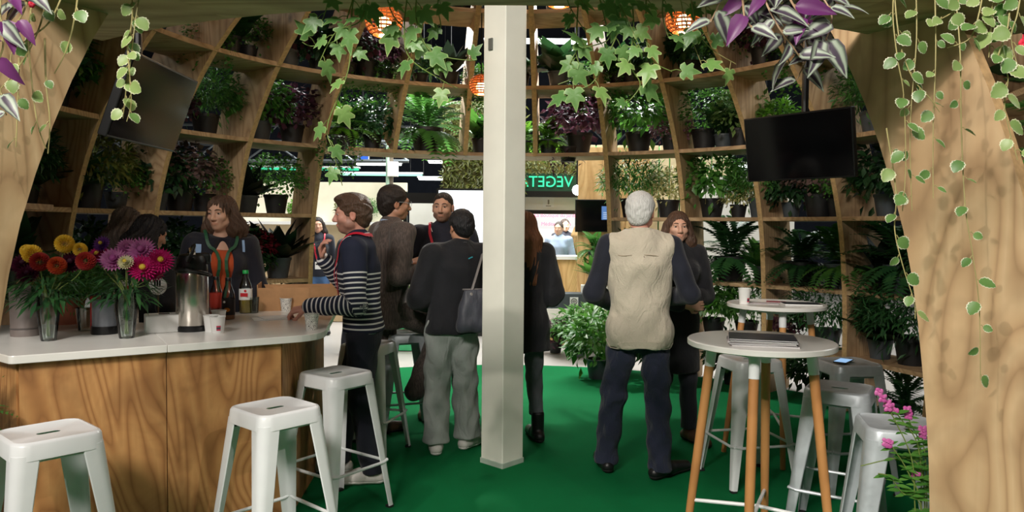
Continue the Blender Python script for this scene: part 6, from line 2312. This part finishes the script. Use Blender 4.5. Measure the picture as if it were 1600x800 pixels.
# ------------------------------------------------------------------ striped jumper man at the counter
H_ = {'brown': hairmat('hair_brown', S(58, 40, 30), S(104, 74, 54)), 'dark': hairmat('hair_dark', S(24, 18, 16), S(52, 38, 32)), 'black': hairmat('hair_black', S(12, 11, 14), S(30, 27, 32)),
      'white': hairmat('hair_white', S(196, 194, 192), S(236, 234, 230)), 'auburn': hairmat('hair_auburn', S(76, 44, 28), S(150, 96, 60)), 'blond': hairmat('hair_blond', S(150, 110, 66), S(206, 170, 110)),
      'greybrown': hairmat('hair_grey_brown', S(60, 48, 42), S(116, 104, 96))}
m_navy = fabric('navy_wool', S(26, 32, 56)); m_black = fabric('black_cloth', S(17, 18, 25), fold=0.35); m_navydk = fabric('dark_navy_trousers', S(22, 25, 40), fold=0.35)
m_whiteshirt = fabric('white_shirt', S(226, 226, 228)); m_blueshirt = fabric('pale_blue_shirt', S(176, 192, 220))
m_lan = plain('red_lanyard', S(206, 32, 56), 0.5, var=0.05); m_langreen = plain('green_lanyard', S(40, 90, 60), 0.5)
m_whiteshoe = plain('white_leather', S(222, 218, 212), 0.45); m_blackshoe = plain('black_leather', S(24, 24, 26), 0.4); m_brownshoe = plain('brown_leather', S(84, 58, 42), 0.5)
m_solew = plain('white_rubber', S(226, 224, 218), 0.6); m_soleb = plain('dark_rubber', S(22, 20, 20), 0.7)


def stripes():
    t = NT('striped_jersey')
    a = t.n('ShaderNodeAttribute', attribute_name='stripe')
    fr = t.math('FRACT', t.math('MULTIPLY', a.outputs['Fac'], 1 / 0.0295))
    on = t.ramp(fr, [(0.66, (0, 0, 0, 1)), (0.70, (1, 1, 1, 1))])
    b = t.n('ShaderNodeAttribute', attribute_name='band')
    sel = t.math('MULTIPLY', on, t.math('GREATER_THAN', b.outputs['Fac'], 0.5))
    t.color(t.mix(sel, S(24, 29, 52), S(224, 222, 220)))
    t.set(Roughness=0.85)
    t.bump(t.noise(t.coords(), 300, 2), 0.2, 0.002)
    return t.m


# faces image left: local -Y -> world -X, so rotate by -90
p = Person('man in navy and white striped jumper, raising a hand to his mouth at the counter', (-0.90, 4.50, 0.007), -84, 1.735, skin='rosy', beard=(S(96, 70, 56), 0.55), head=(0, 4, 0), lean=(0, -.045),
           joints=dict(elR=(-.27, -.13, 1.17), wrR=(-.14, -.26, 1.35), hdR=(.35, -.1, 1), pmR=(.35, .9, .2), curlR=.75,
                       elL=(.24, -.02, 1.10), wrL=(.13, -.315, 1.075), hdL=(-.10, -1, -.22), pmL=(-.3, .1, -1), curlL=.85,
                       anL=(.10, .06, .085), toL=(.11, -.11, .03), anR=(-.13, -.16, .085), toR=(-.14, -.33, .03), knR=(-.12, -.11, .49), knL=(.10, .0, .49)))
J = p.J


def stripe_attr(V):
    best = np.full(len(V), 9.0); st = V[:, 2].copy(); band = (V[:, 2] < 1.285 * p.s).astype(float)
    T = Field(); p.torso(T, .008)
    dt = T.at(V)
    for L in 'LR':
        sh, el, wr_ = J['sh' + L], J['el' + L], J['wr' + L]
        for a, b, base in ((sh, el, 0.0), (el, wr_, np.linalg.norm(el - sh))):
            ba = b - a; h = ((V - a) @ ba) / (ba @ ba)
            d = np.linalg.norm(V - a - np.clip(h, 0, 1)[:, None] * ba, axis=1) - .055
            m = (d < dt - .004) & (d < best)
            best[m] = d[m]; st[m] = (base + np.clip(h, -.2, 1.2) * np.linalg.norm(ba))[m]
            band[m] = (st[m] > .13).astype(float)
    return {'stripe': st, 'band': band}


p.top('striped_jumper', stripes(), .010, .92, .96, 0.0, .003, attr=stripe_attr)
p.collar(m_whiteshirt, .062, .042)
p.pants('trousers', m_navydk, .094, .070, .062, .07)
p.shoes(m_whiteshoe, m_solew)
p.hair(H_['brown'], 'quiff', g=.004)
p.brows(H_['brown'])
p.lanyard(m_lan, .40, .10, badge=False)
p.ribbon('shoulder_tab', [J['shL'] + v3(-.03, -.02, .08), J['shL'] + v3(-.012, -.045, .07), J['shL'] + v3(.0, -.065, .05)], p.topF, .002, .010, .002, M['white'])

# ------------------------------------------------------------------ man in brown tweed suit perched on a stool
m_tweed = fabric('brown_tweed', S(76, 66, 62), streak=S(104, 90, 84), fold=0.3)
p = Person('man with glasses in brown striped tweed suit perched on a stool', (-0.90, 5.38, 0.007), 125, 1.84, skin='tan', head=(-8, 4, 0), lean=(0.0, -.03),
           joints=dict(pel=(0, 0.02, .93), hipL=(.09, 0, .90), hipR=(-.09, 0, .90), knR=(-.13, -.36, .76), anR=(-.14, -.16, .38), toR=(-.15, -.32, .325), knL=(.10, -.03, .49), anL=(.10, .04, .085), toL=(.12, -.13, .03),
                       elR=(-.25, .05, 1.15), wrR=(-.15, -.19, 1.14), hdR=(.25, -1, .05), pmR=(1, .2, .2), curlR=.6, elL=(.26, -.05, 1.15), wrL=(.16, -.24, 1.20), hdL=(-.1, -1, .25), pmL=(-.6, 0, 1), curlL=.35))
p.top('suit_jacket', m_tweed, .018, .78, .93, .012, .0035, w=(.066, .055, .047), seed=4)
p.collar(m_blueshirt, .060, .040)
p.collar(m_tweed, .074, .022, name='jacket_collar', zoff=-.012)
J = p.J
for L in 'LR':
    d = (J['wr' + L] - J['el' + L]); d /= np.linalg.norm(d)
    a = Vector(J['wr' + L] - d * .032); b = Vector(J['wr' + L] - d * .002)
    MB().tube([a, b], [.040, .038], 16).build('shirt_cuff', m_blueshirt, p.t, smooth=True)
p.pants('suit_trousers', m_tweed, .098, .075, .066, .07, seed=5)
p.shoes(m_brownshoe, m_soleb)
p.hair(H_['dark'], 'short', g=.006)
p.brows(H_['dark'])
gl_ = MB()
for sx in (-1, 1):
    pts = [Vector(p.h(sx * (.033 + .023 * math.cos(a)), -.103, .008 + .018 * math.sin(a))) for a in [2 * math.pi * i / 14 for i in range(15)]]
    gl_.tube(pts, .0016, 5)
    gl_.tube([Vector(p.h(sx * .056, -.102, .012)), Vector(p.h(sx * .080, -.05, .014)), Vector(p.h(sx * .083, .01, .012))], .0016, 5)
gl_.tube([Vector(p.h(-.010, -.105, .010)), Vector(p.h(.010, -.105, .010))], .0016, 5)
gl_.build('glasses', M['grey_metal'], p.t, smooth=True, weld=False)

# ------------------------------------------------------------------ bearded man in navy polo shirt facing us
m_polo = fabric('navy_polo', S(25, 28, 44), fold=0.3)
p = Person('bearded man in dark polo shirt with red lanyard, facing the viewer', (-0.57, 6.10, 0.007), 4, 1.83, skin='fair', beard=(S(70, 50, 40), 0.62), head=(-10, 2, 0), lean=(0, 0),
           joints=dict(elR=(-.30, .02, 1.14), wrR=(-.20, -.22, 1.10), hdR=(.7, -.7, .25), pmR=(.3, .3, 1), curlR=.5, elL=(.27, .03, 1.13), wrL=(.16, -.20, 1.08), hdL=(-.6, -.8, .1), pmL=(-.6, .4, .2), curlL=.6,
                       anL=(.20, .0, .085), toL=(.25, -.16, .03)))
p.top('polo_shirt', m_polo, .008, .84, .46, .004, .003, w=(.068, .062, .05), seed=7)
p.collar(m_polo, .066, .034, zoff=-.004)
p.ribbon('collar_edging', [p.J['neck'] + v3(-.085, -.02, .0), p.J['neck'] + v3(-.085, -.05, -.02), p.J['neck'] + v3(-.075, -.08, -.045)], p.topF, .012, .005, .002, M['white'])
p.ribbon('collar_edging', [p.J['neck'] + v3(.085, -.02, .0), p.J['neck'] + v3(.085, -.05, -.02), p.J['neck'] + v3(.075, -.08, -.045)], p.topF, .012, .005, .002, M['white'])
p.pants('trousers', fabric('grey_brown_trousers', S(70, 62, 56), fold=0.3), .092, .068, .056, .11)
p.shoes(plain('beige_suede', S(132, 112, 96), 0.8), m_brownshoe)
p.hair(H_['dark'], 'cropped')
p.brows(H_['dark'])
p.lanyard(m_lan, .38, .075)

# ------------------------------------------------------------------ person in black jacket and grey trousers, back to us
m_greytr = fabric('grey_flannel', S(172, 178, 174), scale=420, fold=0.8)
p = Person('person with short black hair, black jacket and grey trousers, seen from behind', (-0.41, 5.12, 0.007), 198, 1.66, skin='tan', head=(10, 16, 0), lean=(-.07, -.05),
           joints=dict(elL=(.25, -.03, 1.12), wrL=(.13, -.22, 1.06), hdL=(-.6, -.8, 0), elR=(-.25, -.03, 1.12), wrR=(-.12, -.23, 1.08), hdR=(.6, -.8, 0),
                       anL=(.13, .06, .085), toL=(.10, -.10, .03), anR=(-.12, .0, .085), toR=(-.24, -.10, .03), knL=(.11, .0, .49)))
p.top('jacket', m_black, .022, .86, .95, .012, .004, w=(.072, .062, .052), seed=9)
p.collar(m_whiteshirt, .062, .040)
p.pants('trousers', m_greytr, .100, .084, .086, .085, g=.008, wr=.0055, seat=.158, seed=3.3)
p.shoes(m_whiteshoe, m_solew, fat=1.14)
p.hair(H_['black'], 'short', g=.007)
J = p.J
p.ribbon('blue_emblem', [J['chest'] + v3(-.05, .15, .10), J['chest'] + v3(-.07, .15, .108), J['chest'] + v3(-.09, .15, .115)], p.topF, .003, .008, .002, plain('turquoise_emblem', S(60, 170, 190), 0.5))
# shoulder bag hangs at the person's right side (image right)
bgl = thing('shoulder_bag', 'slate grey nylon shoulder bag hanging from the black-jacketed person', 'bag', (-0.41, 5.12, 0.007), R_(198))
m_bag = fabric('slate_nylon', S(66, 68, 78), scale=200, rough=0.5, fold=0.25); m_strap = plain('grey_leather_strap', S(128, 124, 122), 0.5)
F = Field()
bc_ = v3(-.135, .205, .98)
for q in range(9):
    z = .15 - .25 * q / 8
    F.cone(bc_ + v3(-.085 - .020 * q / 8, 0, z), bc_ + v3(.085 + .020 * q / 8, 0, z), .014 + .034 * q / 8, .014 + .034 * q / 8, .04)
F.cut((0, 0, -1), -(bc_[2] - .135)).cut((0, 0, 1), bc_[2] + .15)
obj('bag_body', fmesh('bag_body', F, m_bag, .008, wr=.003, seed=2, wfx=30), bgl)
MB().tube([Vector(bc_ + v3(-.11, -.018, .148)), Vector(bc_ + v3(.11, -.018, .148))], .006, 6).build('zip', m_strap, bgl)
for q in (-1, 1):
    a = bc_ + v3(q * .06, .016, .13)
    topp = J['shR'] + v3(.005, .0, .085)
    pts = [a, a + (topp - a) * .35 + v3(0, .02, 0), a + (topp - a) * .75 + v3(0, .035, 0), topp, topp + v3(0, -.06, -.03)]
    MB().tube(bez(pts, 8), .009, 6, flat=.4).build('strap', m_strap, bgl, smooth=True)
    MB().ball(a + v3(0, .006, -.02), (.014, .006, .022), 10, 6).build('strap_tab', m_strap, bgl, smooth=True)

# ------------------------------------------------------------------ long-haired woman half hidden by the post
m_greyjean = fabric('grey_denim', S(96, 100, 106), fold=0.45)
p = Person('woman with long auburn hair, black coat and grey jeans beside the post', (0.09, 5.32, 0.007), 205, 1.66, True, skin='fair', head=(20, 6, 0), lean=(0, -.02),
           joints=dict(elR=(-.22, .04, 1.12), wrR=(-.12, -.16, 1.05), hdR=(.7, -.7, 0), elL=(.22, .02, 1.12), wrL=(.12, -.16, 1.05), hdL=(-.7, -.7, 0), toL=(.17, -.13, .03)))
p.top('coat', m_black, .026, .70, .95, .035, .004, w=(.070, .062, .055), seed=12)
p.pants('jeans', m_greyjean, .085, .060, .044, .20, wr=.004, seed=6, wfx=34)
p.shoes(m_blackshoe, m_soleb, high=.12, fat=1.08)
p.hair(H_['auburn'], 'long', seed=5)

# ------------------------------------------------------------------ white-haired man in beige vest
m_vest = fabric('beige_cotton', S(200, 189, 170), scale=180, fold=0.7, var=0.06)
m_jean = fabric('dark_blue_denim', S(36, 42, 66), fold=0.9)
p = Person('white-haired man in beige sleeveless vest and dark jeans, seen from behind', (0.80, 4.62, 0.007), 176, 1.77, skin='rosy', head=(-16, 8, 0), lean=(0, -.02),
           joints=dict(elL=(.285, .0, 1.13), wrL=(.16, -.20, 1.05), hdL=(-.7, -.7, 0), elR=(-.30, .0, 1.13), wrR=(-.18, -.20, 1.08), hdR=(.7, -.7, .2),
                       knR=(-.12, -.02, .49), anR=(-.13, .06, .085), toR=(-.28, -.07, .03), anL=(.19, -.06, .085), toL=(.22, -.22, .03), knL=(.15, -.05, .49)))
p.top('shirt', fabric('navy_shirt', S(22, 25, 40), fold=0.3), .008, .90, .96, 0, .003, w=(.062, .056, .048), seed=5)
F = Field(); s = p.s
p.torso(F, .028, .82 * s, .004)
F.cone(p.J['neck'] + v3(0, .012, -.06), p.J['neck'] + v3(0, .004, .035), .11, .074, .04)
F.cut((0, 0, -1), -.80 * s).cut((0, 0, 1), p.J['neck'][2] + .045)
F.cut((1, 0, .12), .202 + .12 * 1.42).cut((-1, 0, .12), .202 + .12 * 1.42)
obj('vest', fmesh('vest', F, m_vest, .0085, wr=.0045, seed=8, wfx=21), p.t)
vF = F
p.ribbon('hem_band', [Vector((.17 * math.sin(a), .13 * math.cos(a), .83 * s)) for a in [R_(-100 + 20 * i) for i in range(11)]], vF, .001, .045, .003, m_vest)
p.ribbon('yoke_seam', [Vector((x, .16, 1.37 * s)) for x in (-.17, -.10, 0, .10, .17)], vF, .0012, .004, .002, plain('seam_thread', S(140, 126, 104), 0.8))
p.ribbon('neck_loop', [Vector((-.012, .16, 1.362 * s)), Vector((0, .16, 1.352 * s)), Vector((.012, .16, 1.362 * s))], vF, .002, .008, .003, m_brownshoe)
p.collar(m_vest, .074, .050, name='vest_collar', zoff=.004)
p.pants('jeans', m_jean, .094, .074, .068, .055, wr=.005, seed=4, wfx=30)
p.shoes(m_blackshoe, m_soleb)
p.hair(H_['white'], 'short', g=.005)

# ------------------------------------------------------------------ woman facing the white-haired man
p = Person('brown-haired woman in dark dress with folded arms behind the white-haired man', (1.18, 5.32, 0.007), 12, 1.67, True, skin='fair', head=(-14, 0, 0),
           joints=dict(elL=(.23, -.02, 1.12), wrL=(.0, -.19, 1.10), hdL=(-1, -.1, 0), pmL=(0, 1, 0), elR=(-.22, -.02, 1.12), wrR=(.0, -.21, 1.06), hdR=(1, -.1, 0), pmR=(0, 1, 0), toL=(.18, -.13, .03), toR=(-.18, -.12, .03), anL=(.14, .03, .085), anR=(-.14, .03, .085)))
p.top('dress', m_black, .016, .55, .88, .03, .003, w=(.062, .054, .044), seed=14)
p.pants('trousers', fabric('dark_trousers', S(30, 32, 42), fold=0.3), .084, .062, .056, .10, seed=8)
p.shoes(m_brownshoe, m_soleb)
p.hair(H_['brown'], 'long', seed=2)
p.brows(H_['brown'])

# ------------------------------------------------------------------ woman behind the bar
m_blazer = fabric('navy_blazer', S(24, 25, 38), fold=0.25)
p = Person('woman with wavy brown hair, dark blazer and orange top behind the counter', (-1.95, 4.98, 0.007), 24, 1.74, True, skin='fair', head=(-34, 4, 0),
           joints=dict(elL=(.24, .02, 1.12), wrL=(.17, -.16, .98), hdL=(-.2, -1, -.3), elR=(-.24, .02, 1.12), wrR=(-.17, -.16, .98), hdR=(.2, -1, -.3)))
F = Field(); p.torso(F, .004, .80); F.cut((0, 0, -1), -.84).cut((0, -.55, 1), p.J['neck'][2] - .065 + .55 * .04)
obj('orange_top', fmesh('orange_top', F, fabric('orange_knit', S(190, 78, 34)), .0095, wr=.002), p.t)
F = Field(); s = p.s
p.torso(F, .018, .76)
for L in 'LR': p.sleeve(F, L, .012, .95)
F.cut((0, 0, -1), -.80)
F.ell(v3(0, -.20, 1.28) * s, v3(.075, .16, .33) * s, None, .01, 'sub')
F.cut((0, -.4, 1), p.J['neck'][2] + .02)
obj('blazer', fmesh('blazer', F, m_blazer, .0095, wr=.003), p.t)
p.topF = F
m_lb = plain('pale_blue_mark', S(150, 180, 220), 0.7)
p.ribbon('blue_shoulder_mark', [p.J['shR'] + v3(.02, -.06, .0), p.J['shR'] + v3(.02, -.08, -.04), p.J['shR'] + v3(.015, -.09, -.08)], F, .002, .035, .003, m_lb)
p.ribbon('blue_shoulder_mark', [p.J['shL'] + v3(-.03, -.06, .02), p.J['shL'] + v3(-.03, -.08, -.02), p.J['shL'] + v3(-.03, -.09, -.05)], F, .002, .016, .003, m_lb)
p.lanyard(m_langreen, .44, .05, badge=False, prints=False)
p.pants('trousers', m_navydk)
p.shoes(m_blackshoe, m_soleb)
p.hair(H_['brown'], 'wavy', seed=4)
p.brows(H_['brown'])

# ------------------------------------------------------------------ two dim figures behind the flowers
p = Person('black-haired person with dark clothes standing just behind the pink dahlias', (-2.32, 4.74, 0.007), 150, 1.60, True, skin='tan', head=(-10, 22, 0), detail=False)
p.top('jumper', m_black, .012, .80, .95, step=.013); p.pants('trousers', m_navydk, step=.014); p.shoes(m_blackshoe, m_soleb); p.hair(H_['black'], 'wavy', seed=1)
p = Person('taller brown-haired person in dark clothes behind the black-haired one', (-2.66, 5.12, 0.007), 165, 1.66, True, skin='tan', head=(0, 10, 0), detail=False)
p.top('jumper', m_blazer, .012, .80, .95, step=.013); p.pants('trousers', m_navydk, step=.014); p.shoes(m_blackshoe, m_soleb); p.hair(H_['greybrown'], 'wavy', seed=6)

# ------------------------------------------------------------------ far visitors and stand staff
def far_person(label, loc, rz, H, female, top_m, hair_m, hair_k, sleeves=.96, pant_m=None, lan=False, head=(0, 0, 0), lanyard_badge=True, hem=.86, joints=None):
    p = Person(label, loc, rz, H, female, skin='fair', detail=False, head=head, joints=joints)
    p.top('top', top_m, .010, hem, sleeves, step=.013)
    p.pants('trousers', pant_m or m_navydk, step=.015)
    p.shoes(m_blackshoe, m_soleb)
    p.hair(hair_m, hair_k)
    if lan: p.lanyard(m_lan, .42, .07, lanyard_badge, False)
    return p


far_person('young woman with long brown hair, red lanyard and jeans in the far aisle', (-2.80, 10.7, 0.0), 15, 1.68, True, m_navydk, H_['dark'], 'long', pant_m=fabric('blue_denim', S(70, 104, 150)), lan=True)
far_person('person in dark grey quilted vest beyond the striped man', (-1.95, 9.1, 0.0), 60, 1.64, False, fabric('grey_quilt', S(66, 66, 72), fold=0.6), H_['dark'], 'short')
far_person('person in black jumper seen between suited man and bearded man', (-1.55, 9.9, 0.0), 140, 1.68, False, m_black, H_['dark'], 'short', joints=dict(elR=(-.30, -.05, 1.13), wrR=(-.16, -.22, 1.05)))
far_person('grey-haired man in pale blue shirt behind the far counter', (0.80, 12.75, 0.0), -20, 1.66, False, m_blueshirt, H_['greybrown'], 'short', lan=False)
far_person('dark-haired young man behind the man in pale blue shirt', (0.97, 13.7, 0.0), 10, 1.72, False, m_polo, H_['dark'], 'short')
far_person('blond woman holding flowers in the far stand', (1.16, 12.85, 0.0), 160, 1.64, True, fabric('olive_coat', S(96, 92, 76)), H_['blond'], 'long')
bq = thing('flower_bunch', 'bunch of yellow and red flowers beside the blond woman', 'flowers', (1.17, 12.0, 1.112))
obj('stems', FOL['lime'][0], bq, (0, 0, -.06), scale=(.45, .45, .45))
for i, (x, z, k_) in enumerate(((-.05, .14, 'yellow'), (.05, .16, 'yellow'), (0.0, .22, 'red'), (.09, .10, 'red'))):
    obj('flower_head', FH[k_], bq, (x, -.06, z), (R_(70), 0, 0), 1.2)
print('objects', len(bpy.data.objects), 'tris', sum(len(o.data.polygons) for o in bpy.data.objects if o.type == 'MESH'))
